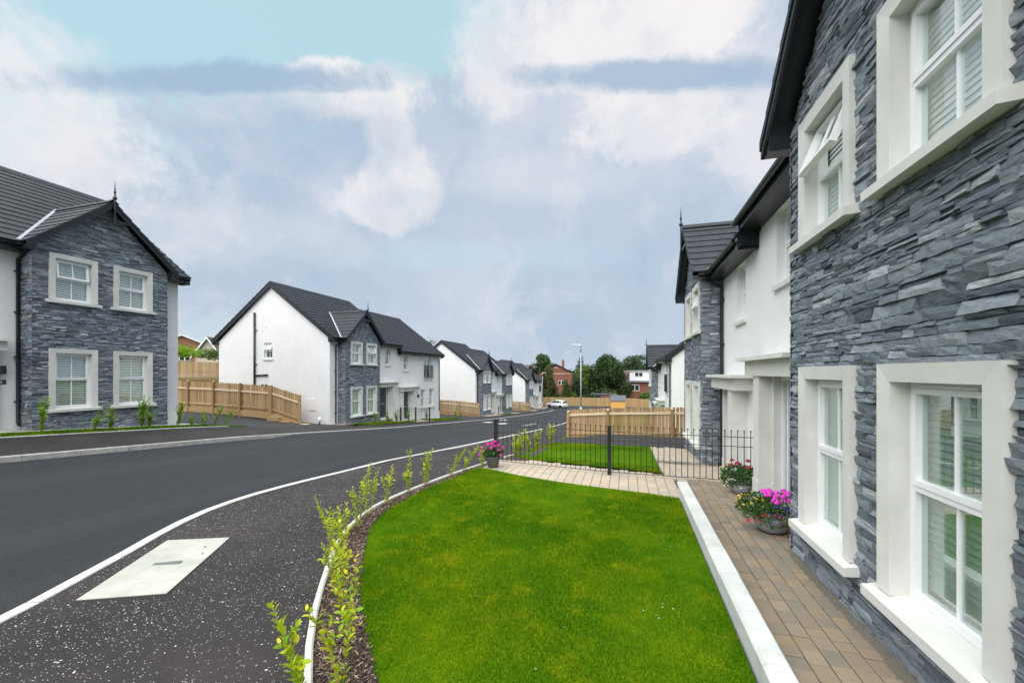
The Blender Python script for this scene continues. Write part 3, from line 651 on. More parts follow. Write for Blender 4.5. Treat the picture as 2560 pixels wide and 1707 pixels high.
# ------------------------------------------------------------------ slate cladding
def clad(s0, s1, z0, z1, holes, seed, top=None, hr=(.032,.085), lr=(.09,.42)):
    """stones (s0, s1, z0, z1) filling a wall face around openings"""
    r = random.Random(seed); out = []
    zs = sorted({z0, z1} | {q for h in holes for q in h[2:]}); zs = [q for q in zs if z0 <= q <= z1]
    for a, b in zip(zs[:-1], zs[1:]):
        mid = (a+b)/2; cuts = sorted((h[0], h[1]) for h in holes if h[2] < mid < h[3])
        iv = []; p = s0
        for c0, c1 in cuts:
            if c0 > p: iv.append((p, c0))
            p = max(p, c1)
        if p < s1: iv.append((p, s1))
        for (i0, i1) in iv:
            z = a
            while z < b - .005:
                h = r.uniform(*hr); h = h if r.random() > .15 else h*1.35
                if z + h > b - hr[0]*.7: h = b - z
                j0, j1 = i0, i1
                if top is not None:
                    k0, k1 = top(z + h*.6); j0, j1 = max(i0, k0), min(i1, k1)
                x = j0
                while x < j1 - .01:
                    L = r.uniform(*lr) * (1.3 if h > .07 else 1)
                    if x + L > j1 - lr[0]*.8: L = j1 - x
                    if h > .06 and r.random() < .45:
                        f = r.uniform(.35,.65); out.append((x, x+L, z, z+h*f)); 
                        if r.random() < .4 and L > .2:
                            q = r.uniform(.35,.65)*L; out.append((x, x+q, z+h*f, z+h)); out.append((x+q, x+L, z+h*f, z+h))
                        else: out.append((x, x+L, z+h*f, z+h))
                    else: out.append((x, x+L, z, z+h))
                    x += L
                z += h
    return out
def stone_geo(mb, st, P, r, detail, dmax=.032):
    x0, x1, z0, z1 = st; gp = .0022; x0 += gp*r.uniform(.3,1.4); x1 -= gp*r.uniform(.3,1.4); z0 += gp*r.uniform(.2,1.3); z1 -= gp*r.uniform(.2,1.3)
    if x1-x0 < .012 or z1-z0 < .008: return
    d = r.uniform(.004, dmax) + (r.random() < .08)*.010; tx, tz = r.gauss(0,.006), r.gauss(0,.006)
    mb.cc = min(1, max(0, r.betavariate(1.6, 1.8)))
    nx_ = max(1, min(6, int((x1-x0)/.06))) if detail else 1; nz_ = 2 if detail and z1-z0 > .028 else 1
    vs = []; J = .35*(z1-z0)*.35
    for j in range(nz_+1):
        for i in range(nx_+1):
            u, w = i/nx_, j/nz_; e = (i in (0,nx_)) or (j in (0,nz_))
            x = x0+(x1-x0)*u + (r.uniform(-.006,.006) if 0 < i < nx_ else r.uniform(-.003,.003)); z = z0+(z1-z0)*w + r.uniform(-J,J)*.5
            dd = d + tx*(u-.5)*2 + tz*(w-.5)*2 + r.uniform(-.005,.005) - (.005 if e else 0)
            vs.append((x, z, dd))
    n = nx_+1; fs = [(j*n+i, j*n+i+1, (j+1)*n+i+1, (j+1)*n+i) for j in range(nz_) for i in range(nx_)]
    ring = list(range(n)) + [(j+1)*n-1 for j in range(1,nz_+1)] + [nz_*n+i for i in range(nx_-1,-1,-1)] + [j*n for j in range(nz_-1,0,-1)]
    m0 = len(vs)
    for q in ring: x, z, dd = vs[q]; vs.append((x, z, -.012))
    k = len(ring); fs += [(ring[(i+1) % k], ring[i], m0+i, m0+(i+1) % k) for i in range(k)]
    mb.add([P(*q) for q in vs], fs)

# ------------------------------------------------------------------ window, door and roof parts
def holes_wall(mb, x0, x1, z0, z1, y, holes, depth, P):
    xs_ = sorted({x0, x1} | {min(max(q,x0),x1) for h in holes for q in h[:2]}); zs_ = sorted({z0, z1} | {min(max(q,z0),z1) for h in holes for q in h[2:]})
    for a, b in zip(xs_[:-1], xs_[1:]):
        for c, d in zip(zs_[:-1], zs_[1:]):
            mx, mz = (a+b)/2, (c+d)/2
            if any(h[0] < mx < h[1] and h[2] < mz < h[3] for h in holes): continue
            mb.quad(P(a,y,c), P(b,y,c), P(b,y,d), P(a,y,d))
    for (a, b, c, d) in holes:
        y2 = y+depth
        mb.quad(P(a,y,c),P(a,y2,c),P(a,y2,d),P(a,y,d)); mb.quad(P(b,y,c),P(b,y,d),P(b,y2,d),P(b,y2,c))
        mb.quad(P(a,y,d),P(a,y2,d),P(b,y2,d),P(b,y,d)); mb.quad(P(a,y,c),P(b,y,c),P(b,y2,c),P(a,y2,c))
def pbox(mb, P, x0, x1, y0, y1, z0, z1):
    a = P(x0,y0,z0); b = P(x1,y1,z1)
    mb.box(min(a[0],b[0]),max(a[0],b[0]),min(a[1],b[1]),max(a[1],b[1]),min(a[2],b[2]),max(a[2],b[2]))
def window(root, P, x0, x1, z0, z1, yf, surround=False, rec=.115, blind='slats', near=False, opened=0.0, sill=True, bars=True, split=.52, sillx=.07):
    yw = yf + rec; fw = .055; zm = z0 + split*(z1-z0); xm = (x0+x1)/2
    mb = MB()
    pbox(mb,P,x0,x0+fw,yw,yw+.07,z0,z1); pbox(mb,P,x1-fw,x1,yw,yw+.07,z0,z1)
    pbox(mb,P,x0+fw,x1-fw,yw,yw+.07,z0,z0+fw); pbox(mb,P,x0+fw,x1-fw,yw,yw+.07,z1-fw,z1)
    pbox(mb,P,x0+fw,x1-fw,yw-.006,yw+.064,zm-.03,zm+.03)
    if bars: pbox(mb,P,xm-.011,xm+.011,yw+.022,yw+.05,z0+fw,zm-.03)
    if not opened:
        s = .04; a, b, c, d = x0+fw-.012, x1-fw+.012, zm+.012, z1-fw+.012
        for q in ((a,a+s,c,d),(b-s,b,c,d),(a+s,b-s,c,c+s),(a+s,b-s,d-s,d)): pbox(mb,P,q[0],q[1],yw-.016,yw+.04,q[2],q[3])
        if bars: pbox(mb,P,xm-.011,xm+.011,yw+.012,yw+.038,zm+.05,z1-fw-.02)
    if near: pbox(mb,P,x0+.18,x1-.10,yw-.022,yw+.0,z1-.040,z1-.022)      # trickle vent
    win = mb.obj('window', G['upvc'], root)
    q = MB(); pbox(q,P,x0+fw-.01,x1-fw+.01,yw+.034,yw+.039,z0+fw-.01,zm-.025); q.obj('pane', G['glass'], win)
    if not opened:
        q = MB(); pbox(q,P,x0+fw+.02,x1-fw-.02,yw+.022,yw+.027,zm+.045,z1-fw-.02); q.obj('pane', G['glass'], win)
    else:
        a, b, c, d = x0+fw-.012, x1-fw+.012, zm+.012, z1-fw+.012; s = .05; co, si = math.cos(opened), math.sin(opened)
        def PO(x, y, z):
            dy, dz = y-(yw+.01), z-d
            return P(x, yw+.01 + dy*co + dz*si, d + dz*co - dy*si)
        def obox(mb, x0_, x1_, y0_, y1_, z0_, z1_):
            mb.hexa([PO(x0_,y0_,z0_),PO(x1_,y0_,z0_),PO(x1_,y1_,z0_),PO(x0_,y1_,z0_)],[PO(x0_,y0_,z1_),PO(x1_,y0_,z1_),PO(x1_,y1_,z1_),PO(x0_,y1_,z1_)])
        q = MB()
        for e in ((a,a+s,c,d),(b-s,b,c,d),(a+s,b-s,c,c+s),(a+s,b-s,d-s,d)): obox(q,e[0],e[1],yw-.03,yw+.03,e[2],e[3])
        if bars: obox(q,xm-.011,xm+.011,yw-.01,yw+.015,c+s,d-s)
        q.obj('open_sash', G['upvc'], win)
        q = MB(); obox(q,a+s-.01,b-s+.01,yw,yw+.005,c+s-.01,d-s+.01); q.obj('pane', G['glass'], win)
    yb = yw+.075
    if blind == 'slats':
        n = int((z1-z0-.1)/.052); w = .024
        if near:
            n = int((z1-z0-.1)/.05); zb = z0+.10; me = None
            for i in range(n):
                z = zb + i*.05
                if z > z1-.03: break
                q = MB(); pa = [(x0+.045,yb+.016,z-.0245),(x1-.03,yb+.016,z-.0245),(x1-.03,yb+.030,z+.0245),(x0+.045,yb+.030,z+.0245)]
                q.hexa([P(*p) for p in pa], [P(p[0],p[1]-.002,p[2]+.0025) for p in pa]); q.obj('slat', G['blind' if z0 > 2.5 else 'blind_green_cast'], win)
        else:
            q = MB()
            for i in range(n):
                z = z0+.06+i*.052; pa = [(x0+.05,yb+.006,z-.018),(x1-.05,yb+.006,z-.018),(x1-.05,yb+.026,z+.018),(x0+.05,yb+.026,z+.018)]
                q.hexa([P(*p) for p in pa], [P(p[0],p[1]-.002,p[2]+.003) for p in pa])
            q.obj('blind', G['blind'], win)
    elif blind == 'curtain':
        q = MB()
        for e0, e1 in ((x0+.02,x0+.2),(x1-.2,x1-.02)):
            for k in range(4):
                a = e0+(e1-e0)*k/4; b = e0+(e1-e0)*(k+1)/4
                pbox(q,P,a+.004,b-.004,yb+.03+.02*(k%2),yb+.06+.02*(k%2),z0+.03,z1-.02)
        q.obj('curtain', G['curtain'], win)
    q = MB(); a, b, c, d, e, f = x0-.06, x1+.06, z0-.06, z1+.05, yb+.001, yb+1.0
    q.quad(P(a,f,c),P(b,f,c),P(b,f,d),P(a,f,d)); q.quad(P(a,e,c),P(a,f,c),P(a,f,d),P(a,e,d)); q.quad(P(b,e,c),P(b,e,d),P(b,f,d),P(b,f,c))
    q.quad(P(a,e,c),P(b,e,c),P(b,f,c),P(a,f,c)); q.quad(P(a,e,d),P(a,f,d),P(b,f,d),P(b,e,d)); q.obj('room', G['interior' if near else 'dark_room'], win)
    if surround:
        q = MB(); w = .13; o0, o1, p0, p1 = x0-w, x1+w, z0-.02, z1+w; yo, yi = yf-.020, yf-.010
        q.quad(P(o0,yo,p0),P(x0,yi,p0),P(x0,yi,z1),P(o0,yo,p1)); q.quad(P(x1,yi,p0),P(o1,yo,p0),P(o1,yo,p1),P(x1,yi,z1))
        q.quad(P(o0,yo,p1),P(x0,yi,z1),P(x1,yi,z1),P(o1,yo,p1))
        q.quad(P(o0,yo,p0),P(o0,yo,p1),P(o0,yf+.1,p1),P(o0,yf+.1,p0)); q.quad(P(o1,yo,p0),P(o1,yf+.1,p0),P(o1,yf+.1,p1),P(o1,yo,p1)); q.quad(P(o0,yo,p1),P(o1,yo,p1),P(o1,yf+.1,p1),P(o0,yf+.1,p1))
        q.quad(P(x0,yi,p0),P(x0,yw+.01,p0),P(x0,yw+.01,z1),P(x0,yi,z1)); q.quad(P(x1,yi,p0),P(x1,yi,z1),P(x1,yw+.01,z1),P(x1,yw+.01,p0)); q.quad(P(x0,yi,z1),P(x0,yw+.01,z1),P(x1,yw+.01,z1),P(x1,yi,z1))
        q.obj('surround', G['cast_stone'], win)
    if sill:
        q = MB(); a, b = x0-(.13+sillx if surround else sillx), x1+(.13+sillx if surround else sillx); pr = .09 if surround else .06
        sec = [(yw+.03, z0+.004),(yw+.03,z0-.10),(yf-pr,z0-.118),(yf-pr,z0-.045)]
        q.prism([P(a,y,z) for y, z in sec], Vector(P(b,0,0))-Vector(P(a,0,0))); q.obj('sill', G['cast_stone'], win)
    return win
def door(root, P, x0, x1, z0, z1, y, side):
    mb = MB(); fw = .05
    xa, xb = min(x0, side), max(x1, side)
    for q in ((xa-fw,xa,z0,z1+fw),(xb,xb+fw,z0,z1+fw),(xa,xb,z1,z1+fw)): pbox(mb,P,q[0],q[1],y,y+.07,q[2],q[3])
    s0, s1 = (x1, side) if side > x1 else (side, x0)
    pbox(mb,P,(s0 if side > x1 else s1-.04),(s0+.04 if side > x1 else s1),y,y+.07,z0,z1)
    d = MB(); pbox(d,P,x0,x1,y+.02,y+.065,z0,z1); dob = d.obj('door', G['door_grey'], root)
    mb.obj('door_frame', G['upvc'], dob)
    w = x1-x0
    for a, b, c, e in ((.12,.45,.12,.80),(.55,.88,.12,.80),(.12,.45,1.0,1.55),(.55,.88,1.0,1.55),(.12,.45,1.65,1.92),(.55,.88,1.65,1.92)):
        q = MB(); pbox(q,P,x0+w*a,x0+w*b,y+.008,y+.021,z0+c,z0+e); q.obj('door_panel', G['door_grey'], dob)
    q = MB(); pbox(q,P,x0+w*.32,x0+w*.68,y+.0,y+.019,z0+.9,z0+.945); q.obj('letter_plate', G['alloy'], dob)
    q = MB(); pbox(q,P,x0+w*.06,x0+w*.14,y-.03,y+.019,z0+.96,z0+1.0); q.obj('handle', G['alloy'], dob)
    q = MB(); pbox(q,P,min(s0,s1)+.04,max(s0,s1),y+.03,y+.035,z0+.06,z1); q.obj('sidelight', G['glass'], dob)
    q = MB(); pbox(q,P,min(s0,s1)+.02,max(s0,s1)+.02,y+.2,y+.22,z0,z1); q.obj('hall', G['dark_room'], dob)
    q = MB(); pbox(q,P,xa-.2,xb+.2,y-.30,y+.02,z0-.12,z0-.005); q.obj('threshold', G['cast_stone'], dob)
def tile_slope(roof, O, a, b, L, S, seed, single=False, cut=None, gauge=.33, tw=.33, lim=None):
    """courses of flat tiles from eaves O along a and up b; cut(s) gives (start, end) along a at slope distance s"""
    a, b = Vector(a).normalized(), Vector(b).normalized(); n = a.cross(b)
    if n.z < 0: n = -n
    k = max(1, round(S/gauge)); gg = S/k; r = random.Random(seed); O = Vector(O); joined = MB()
    Rm = Matrix((a, b, n)).transposed().to_4x4()
    if single:
        key = ('t', round(gg,3)); 
        if key not in PV:
            q = MB(); w = tw/2-.002; q.hexa([(-w,0,.004),(w,0,.004),(w,gg+.03,.0),(-w,gg+.03,.0)], [(-w,0,.034),(w,0,.034),(w,gg+.03,.012),(-w,gg+.03,.012)]); PV[key] = q.mesh('tile', G['tile'])
    for i in range(k):
        s = i*gg; p0, p1 = (0, L) if cut is None else cut(s+gg*.5)
        if p1-p0 < .05: continue
        x = p0 - (tw/2 if i % 2 else 0)
        while x < p1-.02:
            e0, e1 = max(x, p0), min(x+tw, p1)
            if e1-e0 > .03:
                c = O + a*((e0+e1)/2) + b*s
                if single and e1-e0 > tw*.9 and (lim is None or lim(c)):
                    o = link('tile', PV[key], roof); o.matrix_local = Matrix.Translation(c + n*r.uniform(-.001,.002)) @ Rm
                else:
                    joined.cc = r.random(); u0, u1 = O+a*(e0+.002)+b*s, O+a*(e1-.002)+b*s; bb = b*(gg+.03)
                    joined.hexa([u0+n*.004,u1+n*.004,u1+bb,u0+bb],[u0+n*.034,u1+n*.034,u1+bb+n*.012,u0+bb+n*.012])
            x += tw
    if joined.v: tag(joined.obj('tile_course', G['tile'], roof), kind='stuff')

ZE, ZRI, DEP, OV = 4.95, 8.25, 8.1, .35
def build_house(root, units, seed=1, opts={}):
    """units from left to right as seen from the street: (type, width, mirrored, dz)"""
    ox = 0.0; total = sum(u[1] for u in units); nU = len(units)
    for ui, (typ, w, mir, dz) in enumerate(units):
        o = opts.get(ui, {}); near = o.get('near', False); x_off = ox
        def P(x, y, z, w=w, mir=mir, dz=dz, x_off=x_off): return (x_off + (w-x if mir else x), y, z+dz)
        first, last = ui == 0, ui == nU-1
        zb = -.9 if not near else -.15
        # --- walls
        wall = MB()
        if typ == 'A':
            hl = [(4.50,5.66,-.15,2.05),(5.27,5.92,3.55,4.72)]
            holes_wall(wall,0,.68,zb,ZE-.05,0,[],.2,P); holes_wall(wall,3.94,w,zb,ZE-.05,0,hl,.32,P)
        else:
            hl = [(.48,1.74,-.15,2.05),(.78,1.45,3.58,4.70),(3.9,5.2,2.95,4.70),(3.35,4.12,.60,2.05),(4.78,5.55,.60,2.05)]
            holes_wall(wall,0,w,zb,ZE-.05,0,hl,.32,P)
        for xe in (0, w):
            if xe == 0 and o.get('sidewin'):
                holes_wall(wall,0,DEP,zb,ZE-.05,0,[o['sidewin']],.25,lambda s,y,z: P(y,s,z)); wall.poly([P(0,0,ZE-.05),P(0,DEP/2,ZRI-.13),P(0,DEP,ZE-.05)])
            else: wall.poly([P(xe,0,zb),P(xe,0,ZE-.05),P(xe,DEP/2,ZRI-.13),P(xe,DEP,ZE-.05),P(xe,DEP,zb)])
        wall.quad(P(0,DEP,zb),P(w,DEP,zb),P(w,DEP,ZE),P(0,DEP,ZE))
        wall.obj('wall', G['render'], root)
        # --- slate bay
        if typ == 'A':
            y0 = -.452; X0, X1, XC = .68, 3.94, 2.31; AP = 6.62
            wo = [(1.26,2.05,.50,2.036),(2.70,3.49,.50,2.036),(1.26,2.05,3.55,4.69),(2.70,3.49,3.55,4.69)]
            bay = MB(); holes_wall(bay,X0,X1,zb,ZE,y0,[(a-.04,b+.04,c-.04,d+.04) for a,b,c,d in wo],.04,P); bay.poly([P(X0,y0,ZE),P(X1,y0,ZE),P(XC,y0,AP-.05)])
            for xe in (X0, X1): bay.quad(P(xe,y0,zb),P(xe,0.0,zb),P(xe,0.0,ZE),P(xe,y0,ZE))
            bay.quad(P(X0,y0+.01,ZE-.02),P(X1,y0+.01,ZE-.02),P(X1,.2,ZE-.02),P(X0,.2,ZE-.02))
            bo = bay.obj('slate_bay', G['mortar'], root)
            so_ = [(a-.13,b+.13,c-.115,d+.13) for a,b,c,d in wo]
            hw = (X1-X0)/2
            def tp(z): t = max(0, (z-ZE)/(AP-.02-ZE)) if z > ZE else 0; return (X0+hw*t, X1-hw*t)
            z_start = -.03 if near else zb+.3
            lst = clad(X0-.02, X1+.02, z_start, AP-.12, so_, seed*10+ui, tp, *(((.024,.085),(.07,.34)) if near else ((.022,.052),(.07,.30))))
            r = random.Random(seed+ui*3)
            PF = lambda x, z, d: P(x, y0-d-.012, z)
            if near:
                def score(st):
                    p = root.matrix_world @ Vector(PF((st[0]+st[1])/2,(st[2]+st[3])/2,0)); dd = p - Vector((0,0,2.1))
                    lat = dd.x*CAz + dd.y*SAz; dp = -dd.x*SAz + dd.y*CAz
                    if dp < .2: return 0
                    px, py = 1280+995.56*lat/dp, 932-995.56*dd.z/dp
                    if not (-20 < px < 2590 and -30 < py < 1740): return 0
                    return (st[1]-st[0])*(st[3]-st[2])*dd.x/dp**3
                order = sorted(range(len(lst)), key=lambda i: -score(lst[i])); big = set(order[:300])
            rest = MB()
            for i, st in enumerate(lst):
                if near and i in big:
                    q = MB(); stone_geo(q, st, PF, r, True, .024); 
                    if q.v: q.obj('stone', G['stone'], bo)
                else: stone_geo(rest, st, PF, r, near, .024 if near else .022)
            for xe, sg in ((X0,-1),(X1,1)):
                PS = lambda s, z, d, xe=xe, sg=sg: P(xe+sg*(d+.012), s, z)
                for st in clad(y0-.03, 0, z_start, ZE-.1, [], seed*10+ui+5, None, (.024,.06), (.08,.26)): stone_geo(rest, st, PS, r, near, .03)
            tag(rest.obj('stone_course', G['stone'], bo), kind='stuff')
            op = o.get('open', {})
            for i, (a,b,c,d) in enumerate(wo): window(root,P,a,b,c,d,-.5,True,blind=o.get('blind','slats'),near=near,opened=op.get(i,0))
            window(root,P,5.27,5.92,3.55,4.72,0,False,rec=.12,blind='curtain',bars=False,split=.5)
            cx0, cx1, dx0, dx1, sx = 4.28, 6.55, 4.56, 5.38, 5.61; pil = ((4.36,4.505,.10),(5.665,5.78,.12),(5.781,6.06,.30)); lx = (4.32, 6.40)
        else:
            window(root,P,.78,1.45,3.58,4.70,0,False,rec=.12,blind='none',split=.5)
            window(root,P,3.35,4.12,.60,2.05,0,False,rec=.14,blind='curtain',sill=False); window(root,P,4.78,5.55,.60,2.05,0,False,rec=.14,blind='curtain',sill=False)
            q = MB(); pbox(q,P,3.2,5.7,-.07,.14,.48,.602); q.obj('sill', G['cast_stone'], root)
            # french doors with a balconette
            q = MB(); yw = .12
            for a,b,c,d in ((3.9,3.98,2.95,4.7),(5.12,5.2,2.95,4.7),(3.98,5.12,4.62,4.7),(3.98,5.12,2.95,3.05),(4.47,4.63,3.05,4.62),(3.98,4.05,3.05,4.62),(5.05,5.12,3.05,4.62)): pbox(q,P,a,b,yw,yw+.07,c,d)
            fd = q.obj('french_door', G['upvc'], root)
            for a,b in ((4.05,4.47),(4.63,5.05)): q = MB(); pbox(q,P,a,b,yw+.03,yw+.035,3.05,4.62); q.obj('pane', G['glass'], fd)
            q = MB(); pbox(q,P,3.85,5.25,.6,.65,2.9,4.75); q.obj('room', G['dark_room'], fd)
            q = MB(); pbox(q,P,3.78,5.32,-.07,.12,2.80,2.95); q.obj('sill', G['cast_stone'], fd)
            q = MB()
            for z in (2.98,3.98): pbox(q,P,3.82,5.28,-.13,-.10,z,z+.035)
            for x in (3.82,5.25): pbox(q,P,x,x+.03,-.10,.0,3.98,4.015); pbox(q,P,x,x+.03,-.10,.0,2.98,3.015)
            bal = q.obj('balconette', G['black_metal'], root)
            for i in range(13):
                q = MB(); x = 3.83+i*.1185; pbox(q,P,x,x+.022,-.127,-.103,3.01,3.985); q.obj('baluster', G['black_metal'], bal)
            q = MB(); pbox(q,P,2.82,2.94,-.1,0,1.45,1.70); q.obj('wall_lamp', G['dark_upvc'], root)
            cx0, cx1, dx0, dx1, sx = .04, 2.72, .55, 1.42, 1.67; pil = ((.2,.485,.22),(1.745,1.85,.12),(1.851,2.13,.30)); lx = (.12, 2.58)
        # --- porch
        q = MB(); pbox(q,P,cx0,cx1,-.46,.0,2.30,2.36); cn = q.obj('canopy', G['cast_stone'], root)
        q = MB(); pbox(q,P,lx[0],lx[1],-.34,.0,2.052,2.299); q.obj('lintel', G['cast_stone'], cn)
        for a,b,pr in pil:
            q = MB(); pbox(q,P,a,b,-pr,.06,.352,2.051); pbox(q,P,a-.010*(pr>.15),b+.010*(pr>.15),-pr-.012,.06,-.3,.35); q.obj('pilaster', G['cast_stone'], root)
        door(root,P,dx0,dx1,-.02,1.99,-.02,sx)
        # --- main roof of this unit
        xa, xb = (-.13 if first else .0), (w+.13 if last else w)
        if mir: xa, xb = (-.13 if last else .0), (w+.13 if first else w)
        S = math.hypot(DEP/2+OV, ZRI-ZE); nb = Vector((0,DEP/2+OV,ZRI-ZE)).normalized()
        rf = MB()
        for s in (1,-1):
            ye = -OV if s > 0 else DEP+OV
            rf.prism([P(xa,ye,ZE-.06),P(xb,ye,ZE-.06),P(xb,DEP/2,ZRI-.06),P(xa,DEP/2,ZRI-.06)], (0,0,.05))
        roof = rf.obj('roof', G['dark_upvc'], root)
        A0 = P(min(xa,xb),-OV-.03,ZE-.012) if not mir else P(max(xa,xb),-OV-.03,ZE-.012)
        tile_slope(roof, A0, (1,0,0), nb, xb-xa, S+.03, seed*7+ui, single=o.get('tiles',False), lim=o.get('lim'))
        A1 = P(min(xa,xb),DEP+OV+.03,ZE-.012) if not mir else P(max(xa,xb),DEP+OV+.03,ZE-.012)
        tile_slope(roof, A1, (1,0,0), (0,-nb.y,nb.z), xb-xa, S+.03, seed*7+ui+3)
        q = MB(); n_ = int((xb-xa)/.45); q.cc = .5
        for i in range(n_):
            a = xa+(xb-xa)*i/n_; b = xa+(xb-xa)*(i+1)/n_-.008
            for s in (1,-1): q.cc = rnd.random(); q.prism([P(a,DEP/2-s*.15,ZRI-.075),P(b,DEP/2-s*.15,ZRI-.075),P(b,DEP/2,ZRI+.045),P(a,DEP/2,ZRI+.045)], (0,0,.02))
        q.obj('ridge_cap', G['tile'], roof)
        for xe, sg, show in ((xa,-1,True),(xb,1,True)):
            q = MB()
            for s in (1,-1):
                ye = -OV-.02 if s > 0 else DEP+OV+.02
                q.prism([P(xe,ye,ZE-.26),P(xe,DEP/2,ZRI-.28),P(xe,DEP/2,ZRI-.02),P(xe,ye,ZE-.02)], Vector(P(xe+sg*.035,0,0))-Vector(P(xe,0,0)))
                ya = 0 if s > 0 else DEP
                q.prism([P(xe,ye,ZE-.26),P(xe,ye,ZE-.02),P(xe,ya,ZE+.2),P(xe,ya,ZE-.26)], Vector(P(xe-sg*.12,0,0))-Vector(P(xe,0,0)))
            q.obj('bargeboard', G['dark_upvc'], roof)
            q = MB(); nv = 14
            for s in (1,-1):
                ye = -OV-.06 if s > 0 else DEP+OV+.06
                for i in range(nv):
                    t0, t1 = i/nv, (i+1)/nv
                    ya, yb_ = ye+(DEP/2-ye)*t0, ye+(DEP/2-ye)*t1; za, zb_ = ZE-.03+(ZRI-ZE)*t0, ZE-.03+(ZRI-ZE)*t1
                    q.cc = rnd.random()
                    q.prism([P(xe+sg*.05,ya,za+.005),P(xe+sg*.05,yb_,zb_-.012),P(xe+sg*.05,yb_,zb_+.03),P(xe+sg*.05,ya,za+.065)], Vector(P(xe-sg*.06,0,0))-Vector(P(xe+sg*.05,0,0)))
            q.obj('verge', G['tile'], roof)
        for s in (1,-1):
            ye = -OV if s > 0 else DEP+OV
            q = MB(); pbox(q,P,xa,xb,ye,ye+s*.02,ZE-.22,ZE-.03); pbox(q,P,xa,xb,ye+s*.021,ye+s*OV,ZE-.225,ZE-.20); q.obj('fascia', G['dark_upvc'], roof)
            segs = [(xa,xb)] if not (typ == 'A' and s > 0) else [(xa,.42),(4.2,xb)]
            for e0, e1 in segs:
                if e1 - e0 < .1: continue
                q = MB(); yc = ye - s*.062; nn = 8
                prof = [(yc+.058*math.cos(math.pi*k/nn), ZE-.06-.058*math.sin(math.pi*k/nn)) for k in range(nn+1)] + [(yc+.05*math.cos(math.pi*k/nn), ZE-.06-.05*math.sin(math.pi*k/nn)) for k in range(nn,-1,-1)]
                q.prism([P(e0,y,z) for y, z in prof], Vector(P(e1,0,0))-Vector(P(e0,0,0))); q.obj('gutter', G['dark_upvc'], roof)
        # --- front gable over the bay
        if typ == 'A':
            e = .21; xl, xr, xc, ap, yfr = .68-e, 3.94+e, 2.31, 6.72, -.70
            yrid = (ap-ZE)/(ZRI-ZE)*(DEP/2+OV)-OV
            gr = MB(); hw2 = xc-xl
            for sgn, xe in ((-1,xl),(1,xr)):
                gr.prism([P(xe,yfr,ZE-.05),P(xc,yfr,ap-.05),P(xc,yrid,ap-.05),P(xe,-OV,ZE-.05)], (0,0,.04))
            gro = gr.obj('gable_roof', G['dark_upvc'], root)
            S2 = math.hypot(hw2, ap-ZE)
            for sgn, xe in ((-1,xl),(1,xr)):
                OO = P(xe,yfr,ZE-.012); up = Vector(P(xc,yfr,ap))-Vector(P(xe,yfr,ZE))
                sg1 = o.get('gtiles') == sgn
                tile_slope(gro, OO, (0,1,0), up, 1, S2, seed*3+ui+sgn, single=sg1, cut=lambda s: (.0, (-OV-yfr) + (yrid+OV)*s/S2))
                q = MB(); q.tube([P(xe,-OV-.02,ZE+.03),P(xc,yrid-.02,ap+.03)], .045, 6); q.obj('valley_lead', G['lead'], gro)
                q = MB(); q.prism([P(xe,yfr,ZE-.19),P(xc,yfr,ap-.21),P(xc,yfr,ap-.02),P(xe,yfr,ZE-.02)], (0,-.035,0))
                q.prism([P(xe,yfr,ZE-.19),P(xe,yfr,ZE-.02),P(xe+(-sgn)*.19,yfr,ZE+.14),P(xe+(-sgn)*.19,yfr,ZE-.19)], (0,.3,0)); q.obj('bargeboard', G['dark_upvc'], gro)
                q = MB(); pbox(q,P,xe,xe+(-sgn)*.21,yfr+.301,-.02,ZE-.185,ZE-.16); pbox(q,P,xe,xe+(-sgn)*.02,yfr+.301,-.3,ZE-.16,ZE-.03); q.obj('soffit', G['dark_upvc'], gro)
                q = MB(); nv = 8
                for i in range(nv):
                    t0, t1 = i/nv, (i+1)/nv; q.cc = rnd.random()
                    x_a, x_b = xe+(xc-xe)*t0, xe+(xc-xe)*t1; za, zb_ = ZE-.03+(ap-ZE)*t0, ZE-.03+(ap-ZE)*t1
                    q.prism([P(x_a,yfr-.05,za-.06),P(x_b,yfr-.05,zb_-.075),P(x_b,yfr-.05,zb_+.03),P(x_a,yfr-.05,za+.065)], (0,.14,0))
                q.obj('verge', G['tile'], gro)
                q = MB(); gx = xe+sgn*.05; nn = 6
                prof = [(gx+.052*math.cos(math.pi*k/nn), ZE-.06-.052*math.sin(math.pi*k/nn)) for k in range(nn+1)]
                q.prism([P(x,yfr+.1,z) for x, z in prof], (0,-OV-yfr-.1,0)); q.obj('gutter', G['dark_upvc'], gro)
            q = MB(); n_ = 6
            for i in range(n_):
                ya, yb_ = yfr-.05+(yrid-yfr)*i/n_, yfr-.05+(yrid-yfr)*(i+1)/n_-.008
                for s in (1,-1): q.cc = rnd.random(); q.prism([P(xc-s*.13,ya,ap-.07),P(xc-s*.13,yb_,ap-.07),P(xc,yb_,ap+.05),P(xc,ya,ap+.05)], (0,0,.02))
            q.obj('ridge_cap', G['tile'], gro)
            q = MB(); q.lathe([(.0,-.80),(.018,-.76),(.03,-.70),(.022,-.66),(.022,.04),(.05,.06),(.055,.10),(.03,.14),(.018,.22),(.034,.27),(.02,.32),(.014,.40),(.003,.62)], 10, P(xc,yfr-.09,ap), False)
            q.obj('finial', G['dark_upvc'], gro)
            q = MB(); pbox(q,P,xc-.5,xc+.5,yfr-.02,yfr+.03,ap-.62,ap-.54); q.obj('collar_tie', G['dark_upvc'], gro)
